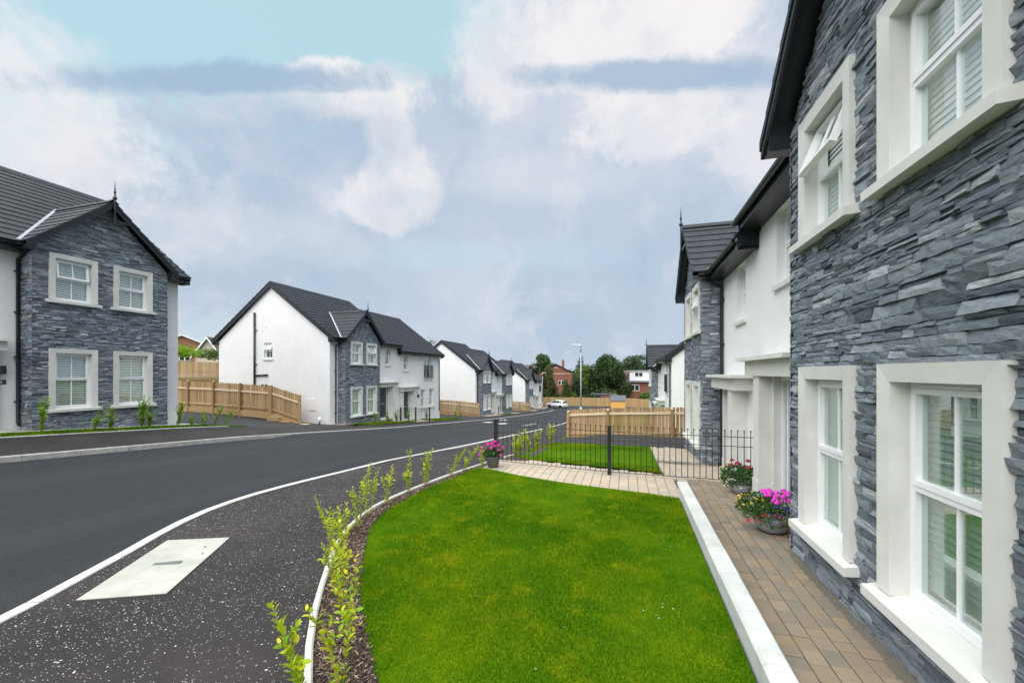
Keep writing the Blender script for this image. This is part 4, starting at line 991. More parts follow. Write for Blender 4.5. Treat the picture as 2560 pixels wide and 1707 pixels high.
        for px_ in o.get('pipes', ()):
            q = MB(); q.tube([P(px_,-OV-.06,ZE-.1),P(px_,-OV-.06,ZE-.2),P(px_,-.06,ZE-.42),P(px_,-.06,.16 if not near else .1),P(px_,-.12,.06)], .036, 8)
            dp = q.obj('downpipe', G['dark_upvc'], root, True)
            for z in (.7,1.9,3.1,4.2): q = MB(); pbox(q,P,px_-.06,px_+.06,-.09,.0,z,z+.03); q.obj('pipe_clip', G['dark_upvc'], dp)
        ox += w
def house(loc, rz, units, label, seed, opts={}):
    root = empty('semi_detached_house', loc, rz, label, 'house', 'pairs of white and slate houses along the street')
    bpy.context.view_layer.update()
    build_house(root, units, seed, opts); return root
A_, AM, B_ = ('A',6.8,False), ('A',6.8,True), ('B',6.7,False)
LFT, RGT = R(90), R(-90)
H1 = house((-15.8,-2.95,0), LFT, [A_+(.95,), AM+(.62,)], 'slate fronted house numbered 38 at the left edge, its roof running out of frame', 11, {0:{'pipes':()}, 1:{'tiles':True,'pipes':(4.02,),'open':{3:R(7)}}})
H2 = house((-15.8,18.42,0), LFT, [A_+(-.88,), B_+(-1.28,)], 'middle left house pair with a wide blank white gable end facing the driveway', 12, {0:{'pipes':(.42,),'open':{3:R(24)},'sidewin':(4.0,4.6,3.84,4.73)}, 1:{'pipes':(6.55,)}})
H3 = house((-15.8,40.6,0), LFT, [A_+(-2.53,), AM+(-3.0,)], 'third left house pair with two slate gables side by side', 13, {0:{'pipes':(.42,)}})
H4 = house((-15.8,62.6,0), LFT, [A_+(-4.0,), B_+(-4.35,)], 'farthest left house pair, near the silver car', 14, {1:{'pipes':(6.55,)}})
R1 = house((2.35,15.1,0), RGT, [A_+(-.30,), AM+(0.0,)], 'near house pair filling the right edge, flower pots by its door', 15, {0:{'gtiles':1,'pipes':(4.06,),'open':{3:R(20)}}, 1:{'near':True,'open':{3:R(21)}}})
R3 = house((2.35,36.6,0), RGT, [A_+(-2.4,), B_+(-2.0,)], 'right house pair farther down, rising behind the picket fence', 16, {1:{'pipes':(6.45,)}})

# fittings on the blank gable of the middle left house (local x = 0 plane)
def PG(x, y, z): return (x, y, z-.88)
def PS_(x, y, z): return (-.0 + y, 8.1 - x, z-.88)
wroot = H2
q = MB(); q.tube([(-.06,5.27,-1.6),(-.06,5.27,5.65)], .055, 10); sp_ = q.obj('soil_pipe', G['dark_upvc'], H2, True)
q = MB(); q.tube([(-.06,5.2,1.95),(-.06,4.3,1.98)], .05, 8); q.obj('waste_branch', G['dark_upvc'], sp_, True)
for z in (-.2,2.6,4.6): q = MB(); q.box(-.10,0,5.12,5.18,z,z+.04); q.obj('pipe_clip', G['dark_upvc'], sp_)
q = MB(); q.box(-.03,0,.9,1.37,-.01,.66); mbx = q.obj('meter_box', G['upvc'], H2)
q = MB(); q.box(-.036,-.03,.93,1.34,.02,.63); q.obj('meter_door', G['render'], mbx)
q = MB(); q.box(-.02,0,4.45,4.55,4.75,4.9); q.obj('vent', G['upvc'], H2)
for yv in (4.35,4.62):
    q = MB(); q.tube([(-.02,yv+.1,1.30),(-.10,yv+.06,1.42),(-.10,yv-.04,1.42),(-.06,yv-.08,1.25)], .03, 8); q.obj('vent_cowl', G['black_metal'], H2, True)
def PW(x, y, z): return (y, 4.6-x, z-.88)
window(H2, PW, 0, .6, 3.84, 4.73, 0, False, rec=.10, blind='none', opened=R(24), split=.5)
# house number and lamp on the first left house: wall plane y = 0
q = MB(); q.box(9.26,9.34,-.045,0,2.14,2.22); lo_ = q.obj('wall_lamp', G['dark_upvc'], H1)
q = MB(); q.lathe([(.055,0),(.055,.22)], 16, (9.30,-.10,2.07)); q.obj('lamp_shade', G['dark_upvc'], lo_)
q = MB(); q.box(9.13,9.39,-.012,0,1.80,1.92); pl = q.obj('number_plate', G['plaque'], H1)
cu = bpy.data.curves.new('number', 'FONT'); cu.body = '38'; cu.size = .10; cu.align_x = 'CENTER'; cu.extrude = .001
to = bpy.data.objects.new('number', cu); COL.objects.link(to); bpy.context.view_layer.update()
tm = bpy.data.meshes.new_from_object(to); bpy.data.objects.remove(to); tm.materials.append(G['white_board'])
no = link('numerals', tm, pl); no.location = (9.27,-.0135,1.825); no.rotation_euler = (R(90),0,0)

# ------------------------------------------------------------------ timber fences
BRD = {}
def board_mesh(w, h, mat, rounded=True, seed=0):
    k = (round(w,3), round(h,2), mat, rounded)
    if k not in BRD:
        mb = MB(); t = .016
        prof = [(-w/2,0),(w/2,0),(w/2,h-.05)] + ([(w/2*math.cos(a), h-.05+.05*math.sin(a)) for a in (R(40),R(70),R(110),R(140))] if rounded else [(w/2,h)]) + [(-w/2,h-.05)] + ([] if rounded else [])
        if not rounded: prof = [(-w/2,0),(w/2,0),(w/2,h),(-w/2,h)]
        mb.prism([(x,-t/2,z) for x, z in prof], (0,t,0)); BRD[k] = mb.mesh('board', G[mat])
    return BRD[k]
def fence(pts, label, h, side, mat='timber', pitch=.135, bw=.115, rails=(.18,.78), post=.10, group='timber garden fences', posts=True, singles=True, rounded=True, extra=.06, cap=True, sleeper=True, posth=None):
    """pts: (x, y, zbase); posts and rails on the side given by the sign"""
    root = empty('timber_fence', pts[0], 0, label, 'fence', group); O = Vector(pts[0]); r = random.Random(sum(map(ord, label)) % 1000)
    P3 = [Vector(p)-O for p in pts]; join = MB()
    for a, b in zip(P3[:-1], P3[1:]):
        d = Vector((b.x-a.x, b.y-a.y, 0)); L = d.length; d /= L; nrm = Vector((-d.y, d.x, 0))*side; ang = math.atan2(d.y, d.x)
        for f in rails:
            q = MB(); z0 = h*f; w_, t_ = .045, .038
            A, B = a+nrm*.01, b+nrm*.01
            q.hexa([A+Vector((0,0,z0-w_)),B+Vector((0,0,z0-w_)),B+nrm*t_+Vector((0,0,z0-w_)),A+nrm*t_+Vector((0,0,z0-w_))],[A+Vector((0,0,z0+w_)),B+Vector((0,0,z0+w_)),B+nrm*t_+Vector((0,0,z0+w_-.012)),A+nrm*t_+Vector((0,0,z0+w_-.012))])
            q.obj('rail', G['timber_cap' if f > .5 else mat], root)
        if sleeper:
            q = MB(); A, B = a+nrm*.012, b+nrm*.012
            q.hexa([A+Vector((0,0,-.25)),B+Vector((0,0,-.25)),B+nrm*.07+Vector((0,0,-.25)),A+nrm*.07+Vector((0,0,-.25))],[A+Vector((0,0,.05)),B+Vector((0,0,.05)),B+nrm*.07+Vector((0,0,.05)),A+nrm*.07+Vector((0,0,.05))])
            q.obj('sleeper', G[mat], root)
        n = max(1, int(L/pitch))
        for i in range(n):
            t = (i+.5)/n; p = a.lerp(b, t) - nrm*.009; hh = h+extra+r.uniform(-.012,.012)
            if singles:
                o = link('board', board_mesh(bw, h+extra, mat, rounded), root); o.location = p+Vector((0,0,.04+r.uniform(-.01,.01))); o.rotation_euler = (0, r.gauss(0,.006), ang)
            else:
                join.cc = r.random(); c, s = d*bw/2, nrm*.008
                join.hexa([p-c-s,p+c-s,p+c+s,p-c+s],[p-c-s+Vector((0,0,hh)),p+c-s+Vector((0,0,hh)),p+c+s+Vector((0,0,hh)),p-c+s+Vector((0,0,hh))])
    if join.v: tag(join.obj('board', G[mat], root), kind='stuff')
    if posts:
        for i, p in enumerate(P3):
            q = MB(); ph = (posth or h)+.02; s = post/2; j = min(i, len(P3)-2); d = (P3[j+1]-P3[j]); d.z = 0; d.normalize(); nn = Vector((-d.y,d.x,0))*side; c = p+nn*.055
            A = [c-d*s-nn*s, c+d*s-nn*s, c+d*s+nn*s, c-d*s+nn*s]
            q.hexa([v+Vector((0,0,-.35)) for v in A],[v+Vector((0,0,ph+(.03 if k<2 else 0))) for k, v in enumerate(A)]); q.obj('post', G[mat], root)
            if cap:
                q = MB(); q.hexa([v+Vector((0,0,ph+(.031 if k<2 else .001))) for k, v in enumerate(A)],[v+Vector((0,0,ph+(.037 if k<2 else .007))) for k, v in enumerate(A)]); q.obj('post_cap', G['timber_cap'], root)
    return root
fence([(-16.9,17.5,-.66),(-18.8,17.45,-.16)], 'short sloping picket fence stepping down to the pavement, nearest the blank white gable', 1.45, 1, posth=1.56)
fence([(-18.9,17.45,-.16),(-21.0,17.45,-.06),(-23.0,17.45,.02),(-25.0,17.45,.06),(-27.2,17.45,.1)], 'level picket fence running back along the driveway behind house 38', 1.45, 1, posth=1.56)
fence([(-15.0,39.6,-2.55),(-17.2,39.5,-2.35),(-19.4,39.5,-2.25),(-21.6,39.5,-2.15),(-24,39.5,-2.05)], 'picket fence between the middle and third left houses', 1.35, 1)
fence([(-14.6,61.4,-4.05),(-16.4,61.4,-3.9),(-18.4,61.4,-3.8),(-20.4,61.4,-3.7)], 'farthest small picket fence on the left, before the last slate house', 1.35, 1, singles=False)
fence([(-2.5,18.0,-.80),(-.75,17.35,-.62),(1.75,17.05,-.50),(4.6,16.9,-.45)], 'picket fence beyond the black railing at the right-hand driveway', 1.08, -1, pitch=.132, posth=1.14, sleeper=True, rails=(.16,.92), extra=.12)
q = fence([(-32,13,1.72),(-32,19,1.72),(-32,25,1.72),(-32,31,1.72)], 'tall close-boarded pale fence on the bank behind the left houses', 1.2, -1, 'timber_pale', .16, .138, rails=(), posts=False, rounded=False, sleeper=False, extra=.0)
# sleeper wall below it
sw = empty('sleeper_wall', (-31.7,13,0), 0, 'sleeper retaining wall below the tall pale fence', 'wall')
for i in range(8):
    q = MB(); q.box(-.12+.01*(i%2),.12,0,18,.15+i*.2,.342+i*.2); q.obj('sleeper', G['timber'], sw)
# stacked sleeper steps at the foot of the sloping fence
st_ = empty('sleeper_steps', (-16.6,17.4,0), 0, 'stepped timber sleepers at the foot of the sloping picket fence', 'steps')
for i, (x0, x1, z) in enumerate(((-2.3,-1.5,-.30),(-1.5,-.8,-.50),(-.8,.15,-.68),(-.2,.35,-.62),(.0,.75,-.82))):
    q = MB(); q.box(x0,x1,-.16,.10,z-.22,z); q.obj('sleeper', G['timber_pale' if i > 2 else 'timber'], st_)
fence([(-19,82.5,-4.75),(-10,84.5,-4.8),(0,85.5,-4.85),(7,82,-4.85),(15,79,-4.85)], 'long close-boarded fence closing the end of the street behind the car', 1.75, -1, 'timber', .16, .15, rails=(), posts=False, singles=False, rounded=False, sleeper=False, extra=0)

# ------------------------------------------------------------------ black railings
def railing(pts, label, h, nb, group, post=.055, proto=True):
    root = empty('railing', pts[0], 0, label, 'railing', group); O = Vector(pts[0]); Q = [Vector(p)-O for p in pts]
    for i, p in enumerate(Q):
        q = MB(); s = post/2
        if i == len(Q)-1 and post > .073: s = .009
        q.box(p.x-s,p.x+s,p.y-s,p.y+s,p.z-.1,p.z+h+.03)
        q.obj('post', G['black_metal'], root)
    bm_ = None
    for a, b in zip(Q[:-1], Q[1:]):
        for z in (.05, h-.28, h-.10):
            q = MB(); q.tube([a+Vector((0,0,z)), b+Vector((0,0,z))], .0075, 6); q.obj('rail', G['black_metal'], root)
        if bm_ is None:
            q = MB(); q.tube([(0,0,.05),(0,0,h)], .0072, 6); q.lathe([(.004,0),(.013,.006),(.016,.016),(.013,.026),(.002,.031)], 8, (0,0,h), False); bm_ = q.mesh('bar', G['black_metal'], True)
        for k in range(nb):
            o = link('bar', bm_, root); o.location = a.lerp(b, (k+.7)/(nb+.4))
    return root
nr = railing([(-2.92,8.80,.02),(-.34,8.50,0),(2.33,8.46,0)], 'black metal railing with ball tops crossing the front gardens', .98, 24, 'black garden railings', .075)
nr.children[2].name  # end bar stands against the porch
railing([(-15.6,25.3,-1.35),(-14.5,25.5,-1.33),(-13.5,25.7,-1.32)], 'small black railing before the middle left house doors', .95, 9, 'black garden railings', .07)
railing([(-15.4,47.5,-3.05),(-13.9,47.6,-3.05)], 'short black railing before the third left house pair', .95, 10, 'black garden railings', .07)

# ------------------------------------------------------------------ street lamps
def street_lamp(loc, h, label, rz):
    t = empty('street_lamp', loc, rz, label, 'street lamp', 'street lamps')
    q = MB(); q.tube([(0,0,-.2),(0,0,1.3)], .085, 12); q.tube([(0,0,1.3),(0,0,h-.6)], .055, 12, r2=.045); q.obj('column', G['galvanised'], t, True)
    q = MB(); q.tube([(0,0,h-.62),(0,0,h-.02)], .036, 10); q.obj('spigot', G['steel'], t, True)
    q = MB(); q.hexa([(.06,-.10,h-.05),(-.25,-.12,h-.02),(-.25,.12,h-.02),(.06,.10,h-.05)],[(.06,-.06,h+.07),(-.25,-.07,h+.06),(-.25,.07,h+.06),(.06,.06,h+.07)])
    q.hexa([(-.25,-.12,h-.02),(-.75,-.08,h+.045),(-.75,.08,h+.045),(-.25,.12,h-.02)],[(-.25,-.07,h+.06),(-.75,-.05,h+.075),(-.75,.05,h+.075),(-.25,.07,h+.06)]); q.obj('lantern', G['steel'], t)
    q = MB(); q.box(-.62,-.22,-.07,.07,h-.03,h-.012); q.obj('lens', G['white_board'], t)
street_lamp((-3.3,30.3,-1.75), 5.95, 'tall galvanised street lamp rising behind the picket fence', R(0))
street_lamp((-14.0,67.8,-4.2), 6.3, 'distant street lamp beside the farthest left house', R(180))
bl = empty('garden_light', (-16.05,17.95,-.85), 0, 'small white-headed post light at the corner of the blank gable', 'light')
q = MB(); q.lathe([(.03,0),(.03,.28)], 10); q.obj('post', G['black_metal'], bl)
q = MB(); q.lathe([(.05,.28),(.085,.34),(.095,.45),(.06,.54),(.01,.57)], 14); q.obj('head', G['upvc'], bl, True)

# ------------------------------------------------------------------ silver hatchback at the end of the street
def make_car(loc, rz):
    t = empty('parked_car', loc, rz, 'silver hatchback parked before the fence at the street end', 'car')
    low = [(-1.92,.45),(-1.95,.75),(-1.75,.98),(-1.0,1.06),(1.35,1.02),(1.86,.92),(1.90,.60),(1.85,.42)]
    prof = [(-1.85,.30),(-1.93,.45),(-1.93,.72),(-1.70,.90),(-1.05,1.02),(1.55,1.04),(1.80,1.0),(1.88,.62),(1.84,.32)]
    def body(prof, w0, w1, name, mat, zsplit):
        q = MB(); n = len(prof); vs = []
        for yy_, f in ((-1,0),(-.8,1),(.8,1),(1,0)):
            for x, z in prof:
                w = w0 + (w1-w0)*max(0, min(1, (z-zsplit[0])/(zsplit[1]-zsplit[0])))
                k = .93 if f == 0 else 1.0
                vs.append((x*(.985 if f == 0 else 1), math.copysign(w, yy_)*(1 if f == 0 else .86), (z-zsplit[0])*(k)+zsplit[0] if f == 0 else z))
        fs = [(j*n+i, j*n+(i+1) % n, (j+1)*n+(i+1) % n, (j+1)*n+i) for j in range(3) for i in range(n)] + [tuple(range(n))[::-1], tuple(range(3*n,4*n))]
        q.add(vs, fs); return q.obj(name, mat, t, True)
    body(prof, .84, .80, 'body', G['car_paint'], (.3,1.05))
    cab = [(-1.10,.98),(-.30,1.44),(.20,1.52),(1.10,1.50),(1.55,1.40),(1.80,1.0)]
    body(cab, .79, .60, 'cabin', G['car_paint'], (1.0,1.5))
    for s in (-1,1):
        for nm, pts in (('side_window',[(-.72,1.07),(-.22,1.38),(.22,1.43),(.26,1.05)]),('side_window',[(.34,1.05),(.30,1.43),(.95,1.41),(1.08,1.08)]),('side_window',[(1.16,1.1),(1.04,1.4),(1.30,1.36),(1.45,1.12)])):
            q = MB(); q.prism([(x, s*(.80-(z-1.0)*.38+.004), z) for x, z in pts], (0,s*.006,0)); q.obj(nm, G['car_glass'], t)
        for x in (-1.2,1.2):
            q = MB(); q.lathe([(.20,-.09),(.30,-.09),(.315,-.05),(.315,.05),(.30,.09),(.20,.09)], 20)
            me = q.mesh('tyre', G['rubber'], True); o = link('wheel', me, t); o.location = (x, s*.76, .315); o.rotation_euler = (R(90),0,0)
            q = MB(); q.lathe([(.20,-.07),(.20,.085),(.16,.06),(.05,.075)], 16); rr = link('rim', q.mesh('rim', G['alloy'], True), o); rr.rotation_euler = (R(180) if s > 0 else 0,0,0)
            q = MB(); q.lathe([(.36,-.02),(.36,.02),(.30,.025)], 20, cap=False); wa = link('wheel_arch', q.mesh('wheel_arch', G['rubber']), t); wa.location = (x, s*.825, .33); wa.rotation_euler = (R(90),0,0)
        q = MB(); q.hexa([(1.70,s*.60,.86),(1.86,s*.58,.86),(1.84,s*.76,.86),(1.66,s*.80,.86)],[(1.60,s*.56,1.30),(1.68,s*.56,1.30),(1.66,s*.66,1.30),(1.52,s*.67,1.30)]); q.obj('tail_light', G['lamp_red'], t)
        q = MB(); q.hexa([(-1.90,s*.45,.66),(-1.55,s*.74,.70),(-1.60,s*.79,.70),(-1.92,s*.66,.66)],[(-1.86,s*.45,.80),(-1.45,s*.74,.92),(-1.50,s*.785,.90),(-1.88,s*.66,.80)]); q.obj('headlight', G['upvc'], t)
        q = MB(); q.box(-.75,-.58,s*.80,s*.80+s*.14,1.03,1.13) if s > 0 else q.box(-.75,-.58,-.94,-.80,1.03,1.13); q.obj('mirror', G['car_paint'], t)
    q = MB(); q.prism([(1.66,-.5,1.36),(1.66,.5,1.36),(1.83,.56,1.06),(1.83,-.56,1.06)], (.012,0,.006)); q.obj('rear_window', G['car_glass'], t)
    q = MB(); q.prism([(-1.02,-.62,1.06),(-1.02,.62,1.06),(-.34,.52,1.44),(-.34,-.52,1.44)], (-.01,0,.01)); q.obj('windscreen', G['car_glass'], t)
    q = MB(); q.box(1.885,1.90,-.26,.26,.62,.73); q.obj('number_plate', G['plate_yellow'], t)
    q = MB(); q.box(1.80,1.93,-.74,.74,.34,.52); q.obj('bumper', G['car_paint'], t)
make_car((-12.4,73.6,-4.42), R(-24))

# ------------------------------------------------------------------ distant houses
def simple_house(loc, rz, label, L, Wd, he, hr, wallm, roofm, gable_front=True, ov=.35, windows=(), name='brick_house', chimney=None, band=False):
    """gable faces local -y; width Wd along x, depth L along y"""
    t = empty(name, loc, rz, label, 'house'); h = Wd/2
    q = MB(); q.prism([(-h,0,-1),(h,0,-1),(h,0,he),(0,0,hr),(-h,0,he)], (0,L,0)); w = q.obj('wall', G[wallm], t)
    q = MB(); sl_ = (hr-he)/h
    for s in (-1,1): q.prism([(s*(h+ov),-ov,he-ov*sl_+.02),(0,-ov,hr+.02),(0,L+ov,hr+.02),(s*(h+ov),L+ov,he-ov*sl_+.02)], (0,0,.14))
    rf = q.obj('roof', G[roofm], t)
    q = MB()
    for s in (-1,1): q.prism([(s*(h+ov),-ov-.03,he-ov*sl_-.12),(0,-ov-.03,hr-.12),(0,-ov-.03,hr+.16),(s*(h+ov),-ov-.03,he-ov*sl_+.16)], (0,.03,0))
    q.obj('bargeboard', G['white_board' if wallm != 'brick' else 'dark_upvc'], rf)
    for (x0,x1,z0,z1) in windows:
        q = MB(); q.box(x0,x1,-.05,-.001,z0,z1); f = q.obj('window', G['upvc'], t)
        n = max(1, round((x1-x0)/.7))
        for i in range(n):
            a = x0+(x1-x0)*i/n+.07; b = x0+(x1-x0)*(i+1)/n-.07; p = MB(); p.box(a,b,-.06,-.051,z0+.08,z1-.08); p.obj('pane', G['car_glass'], f)
    if chimney:
        q = MB(); q.box(chimney[0]-.35,chimney[0]+.35,chimney[1],chimney[1]+.6,hr-1.2,chimney[2]); c = q.obj('chimney', G['brick'], rf)
        p = MB(); p.lathe([(.14,0),(.11,.45)], 10, (chimney[0],chimney[1]+.3,chimney[2])); p.obj('chimney_pot', G['brick_orange'], c)
    if band:
        q = MB(); q.box(-h+.02,h-.02,-.03,-.001,he-.05,he+.12); q.obj('band_course', G['cream'], t)
        q = MB(); q.prism([(0,-.03,hr-.7),(.7,-.03,hr-1.15),(.45,-.03,hr-1.15),(0,-.03,hr-.9),(-.45,-.03,hr-1.15),(-.7,-.03,hr-1.15)], (0,.028,0)); q.obj('gable_motif', G['cream'], t)
    return t
simple_house((-18.6,108.5,-5), R(8), 'red brick house with gable and chimney beyond the end fence', 9, 10.0, 6.9, 9.5, 'brick', 'brown_tile', windows=((-4.4,-3.0,3.9,5.0),(.6,2.2,3.9,5.0),(-3.4,-1.6,1.0,2.4)), chimney=(1.9,3.0,10.6), band=True)
simple_house((-27,112,-5), R(70), 'brown roofed house half hidden behind the farthest left house', 9, 9, 5.4, 9.3, 'brick', 'brown_tile', windows=((-1,1,3,4.2),))
dh = empty('dormer_house', (4.3,97.5,-5), R(-6), 'brick house with a long white boarded dormer, right of the big tree', 'house')
q = MB(); q.box(-6.5,6,0,8,-1,4.9); q.obj('wall', G['brick'], dh)
q = MB(); q.prism([(-6.9,-.5,4.9),(-6.9,8.5,4.9),(-6.9,4,7.7)], (13.2,0,0)); q.obj('roof', G['brown_tile'], dh)
q = MB(); q.box(-3.6,6.0,-.25,4,5.15,7.55); dm = q.obj('dormer', G['white_board'], dh)
q = MB(); q.box(-4.1,6.2,-.6,4.2,7.551,7.7); q.obj('dormer_roof', G['lead'], dm)
q = MB(); q.prism([(-4.0,-.7,4.92),(-4.0,-.2,5.35),(-4.0,-.2,4.92)], (10.2,0,0)); q.obj('eaves', G['felt'], dh)
for (x0,x1,z0,z1,yy_) in ((-2.4,-.6,6.2,7.3,-.25),(2.6,4.4,6.2,7.3,-.25),(-3.4,-1.4,2.9,4.4,0),(1.2,3.4,2.9,4.4,0),(-6.3,-4.6,3.0,4.2,0)):
    q = MB(); q.box(x0,x1,yy_-.07,yy_-.001,z0,z1); f = q.obj('window', G['upvc'], dh)
    for a, b in ((x0+.1,(x0+x1)/2-.07),((x0+x1)/2+.07,x1-.1)): p = MB(); p.box(a,b,yy_-.082,yy_-.071,z0+.12,z1-.12); p.obj('pane', G['car_glass'], f)
q = MB(); q.tube([(1.6,1,7.6),(1.6,1,10.2)], .03, 6)
for z in (9.6,9.9): q.tube([(.9,1,z),(2.3,1,z)], .015, 5)
q.obj('aerial', G['galvanised'], dh)
ob = empty('brick_garage', (-5.6,92,-4.9), R(-3), 'small brick outbuilding with a blue door under the big tree', 'garage')
q = MB(); q.box(-2.2,2.2,0,4,-.5,2.1); q.obj('wall', G['brick'], ob)
q = MB(); q.box(-2.4,2.4,-.2,4.2,2.1,2.25); q.obj('roof', G['felt'], ob)
q = MB(); q.box(-.9,.3,-.06,-.001,0,1.9); q.obj('door', G['blue_paint'], ob)
sh = empty('garden_shed', (-1.5,77.6,-5.0), R(4), 'honey coloured garden shed with grey felt roof before the end fence', 'shed')
q = MB(); q.prism([(-1.3,0,0),(-1.3,2.2,0),(-1.3,2.2,1.95),(-1.3,1.1,2.75),(-1.3,0,1.95)], (2.6,0,0)); q.obj('wall', G['shed_wood'], sh)
for i in range(9): p = MB(); p.box(-1.31,1.31,-.02,-.001,.1+i*.2,.29+i*.2); p.obj('board', G['shed_wood'], sh)
q = MB()
for s in (-1,1): q.prism([(-1.45,1.1+s*1.3,1.82),(1.45,1.1+s*1.3,1.82),(1.45,1.1,2.80),(-1.45,1.1,2.80)], (0,0,.05))
q.obj('roof', G['felt'], sh)
simple_house((-66.5,45.4,3.0), R(50), 'orange brick bungalow gable above the bank, between the two left houses', 9, 7.0, 3.4, 5.0, 'brick_orange', 'brown_tile', name='bungalow', windows=((-1,1,1,2.2),))
simple_house((-50.6,37.6,3.4), R(28), 'cream gabled bungalow with brown tiles just left of the blank gable', 8, 2.8, 1.1, 3.1, 'cream', 'brown_tile', name='bungalow')

# ------------------------------------------------------------------ trees, hedges and plants made of leaf-sized faces
def leaf_cloud(name, centers, n, size, mat, parent, seed, squash=1.0, shell=.55, wind=None):
    """leaf faces spread through several uneven ellipsoid clumps; centers: (x,y,z,rx,ry,rz)"""
    r = np.random.RandomState(seed); c = np.array(centers, float); wgt = c[:,3]*c[:,4]*c[:,5]; k = r.choice(len(c), n, p=wgt/wgt.sum())
    d = r.normal(size=(n,3)); d /= np.linalg.norm(d, axis=1)[:,None]; rad = shell + (1-shell)*r.rand(n)**.7; rad *= 1 + .22*np.sin(d[:,0]*7+k)*np.sin(d[:,1]*6+k*2)*np.sin(d[:,2]*8)
    p = c[k,:3] + d*rad[:,None]*c[k,3:]
    a = r.normal(size=(n,3)); a /= np.linalg.norm(a, axis=1)[:,None]; b = np.cross(a, d + r.normal(size=(n,3))*.6); b /= np.linalg.norm(b, axis=1)[:,None]+1e-9
    s = size*r.uniform(.6,1.5,n)[:,None]
    v = np.stack([p-a*s, p+b*s*.55, p+a*s, p-b*s*.55], 1).reshape(-1,3)
    f = np.arange(n*4).reshape(-1,4); t = np.clip(r.beta(2,2.4,n)*.75 + .25*(k/ max(1,len(c)-1)), 0, 1)
    return npmesh(name, v, f, G[mat], parent, tint=t)
def tree(loc, label, h, rx, ry, mat, seed, nl, size, base=.3, kind='round', group='trees beyond the end of the street', name='tree'):
    t = empty(name, loc, 0, label, 'tree', group); r = random.Random(seed); q = MB()
    q.tube([(0,0,-.3),(r.uniform(-.1,.1),0,h*.35),(r.uniform(-.2,.2),r.uniform(-.2,.2),h*.75)], .035*h**.8+.05, 8, r2=.03)
    cs = []
    if kind == 'round':
        for i in range(15):
            a = r.uniform(0,6.28); zz = h*(base + (1-base)*r.uniform(.12,.88)); k = math.sin(math.pi*min(1,max(0,(zz/h-base)/(1-base)))**.8)*.72+.1
            x, y = math.cos(a)*rx*k*r.uniform(.3,1), math.sin(a)*ry*k*r.uniform(.3,1); s = r.uniform(.26,.42)
            cs.append((x,y,zz,rx*s,ry*s,h*(1-base)*s*.62)); q.tube([(0,0,h*r.uniform(.25,.5)),(x*.6,y*.6,zz*.85+h*.05),(x,y,zz)], .02*h**.6, 5, r2=.01)
        cs.append((0,0,h*(base+(1-base)*.86),rx*.36,ry*.36,h*(1-base)*.15))
    else:
        nL = 9
        for i in range(nL):
            f = i/(nL-1); zz = h*(base+(1-base)*(f*.93+.03)); k = (1-f)**.75 if kind == 'cone' else math.sin(math.pi*min(.97,.28+f*.70))**.8
            for j in range(3):
                a = r.uniform(0,6.28); cs.append((math.cos(a)*rx*k*.35, math.sin(a)*ry*k*.35, zz, max(.12,rx*k*.75), max(.12,ry*k*.75), h*(1-base)/nL*1.25))
    q.obj('trunk', G['bark'], t, True)
    leaf_cloud('crown', cs, nl, size, mat, t, seed)
    return t
tree((-25.5,123,-5), 'broad dark tree behind the red brick gable', 12.8, 5.2, 5, 'broadleaf', 21, 7000, .26)
tree((-14.4,131,-5), 'tall dark conifer behind the street lamp', 13.2, 3.8, 3.6, 'conifer', 22, 6000, .26, .05, 'cone', name='conifer')
tree((-4.3,97,-5), 'biggest dark green tree at the end of the street', 11.4, 5.8, 5.4, 'broadleaf', 23, 14000, .22, .04)
tree((2.5,134,-5), 'loose leafy tree rising over the white dormer', 12.8, 8.5, 6, 'broadleaf', 24, 8000, .26, .2)
tree((10,132,-5), 'low spreading tree at the right behind the dormer house', 10.0, 8, 6, 'broadleaf', 34, 5000, .26, .1)
tree((-9.9,100,-5), 'light green tree just right of the street lamp', 9.0, 3.6, 3.4, 'broadleaf_light', 25, 6500, .19, .05)
tree((-12.9,87.6,-5), 'bright columnar conifer nearest the silver car', 6.1, 1.35, 1.3, 'conifer_green', 26, 3600, .13, .02, 'column', name='conifer')
tree((-11.3,90.2,-5), 'dark columnar conifer left of the street lamp', 7.2, 1.2, 1.2, 'conifer', 27, 3000, .14, .02, 'column', name='conifer')
tree((-10.0,91.0,-5), 'second dark columnar conifer, directly behind the street lamp', 6.9, 1.2, 1.2, 'conifer', 28, 3000, .14, .02, 'column', name='conifer')
tree((-17.0,90.0,-5), 'slim brownish green tree before the red brick gable', 8.8, 2.7, 2.6, 'broadleaf_brown', 29, 5200, .17, .04)
tree((-19.0,88.0,-5), 'low brownish tree beside the farthest left house', 6.0, 2.6, 2.4, 'broadleaf_brown', 35, 3800, .17, .03)
tree((-20.5,119,-5), 'small round tree between the brick gable and the conifer', 8.6, 4.6, 4.0, 'broadleaf', 36, 4200, .24, .05)
tree((-32,60,-3), 'tree tip showing above the roof behind the third left house', 10.2, 2.6, 2.6, 'broadleaf_light', 30, 2600, .17, .3)
wd = empty('far_wood', (0,150,-5)); tag(wd, 'dark belt of far trees behind the end houses', 'wood', kind='stuff')
wr = random.Random(3)
lc = leaf_cloud('crowns', [(x+wr.uniform(-2,2), wr.uniform(-4,6), wr.uniform(1.5,4.5), wr.uniform(4,7), 4, wr.uniform(3,5.0)) for x in range(-70,70,5)], 14000, .5, 'broadleaf', wd, 77)
lc['kind'] = 'stuff'
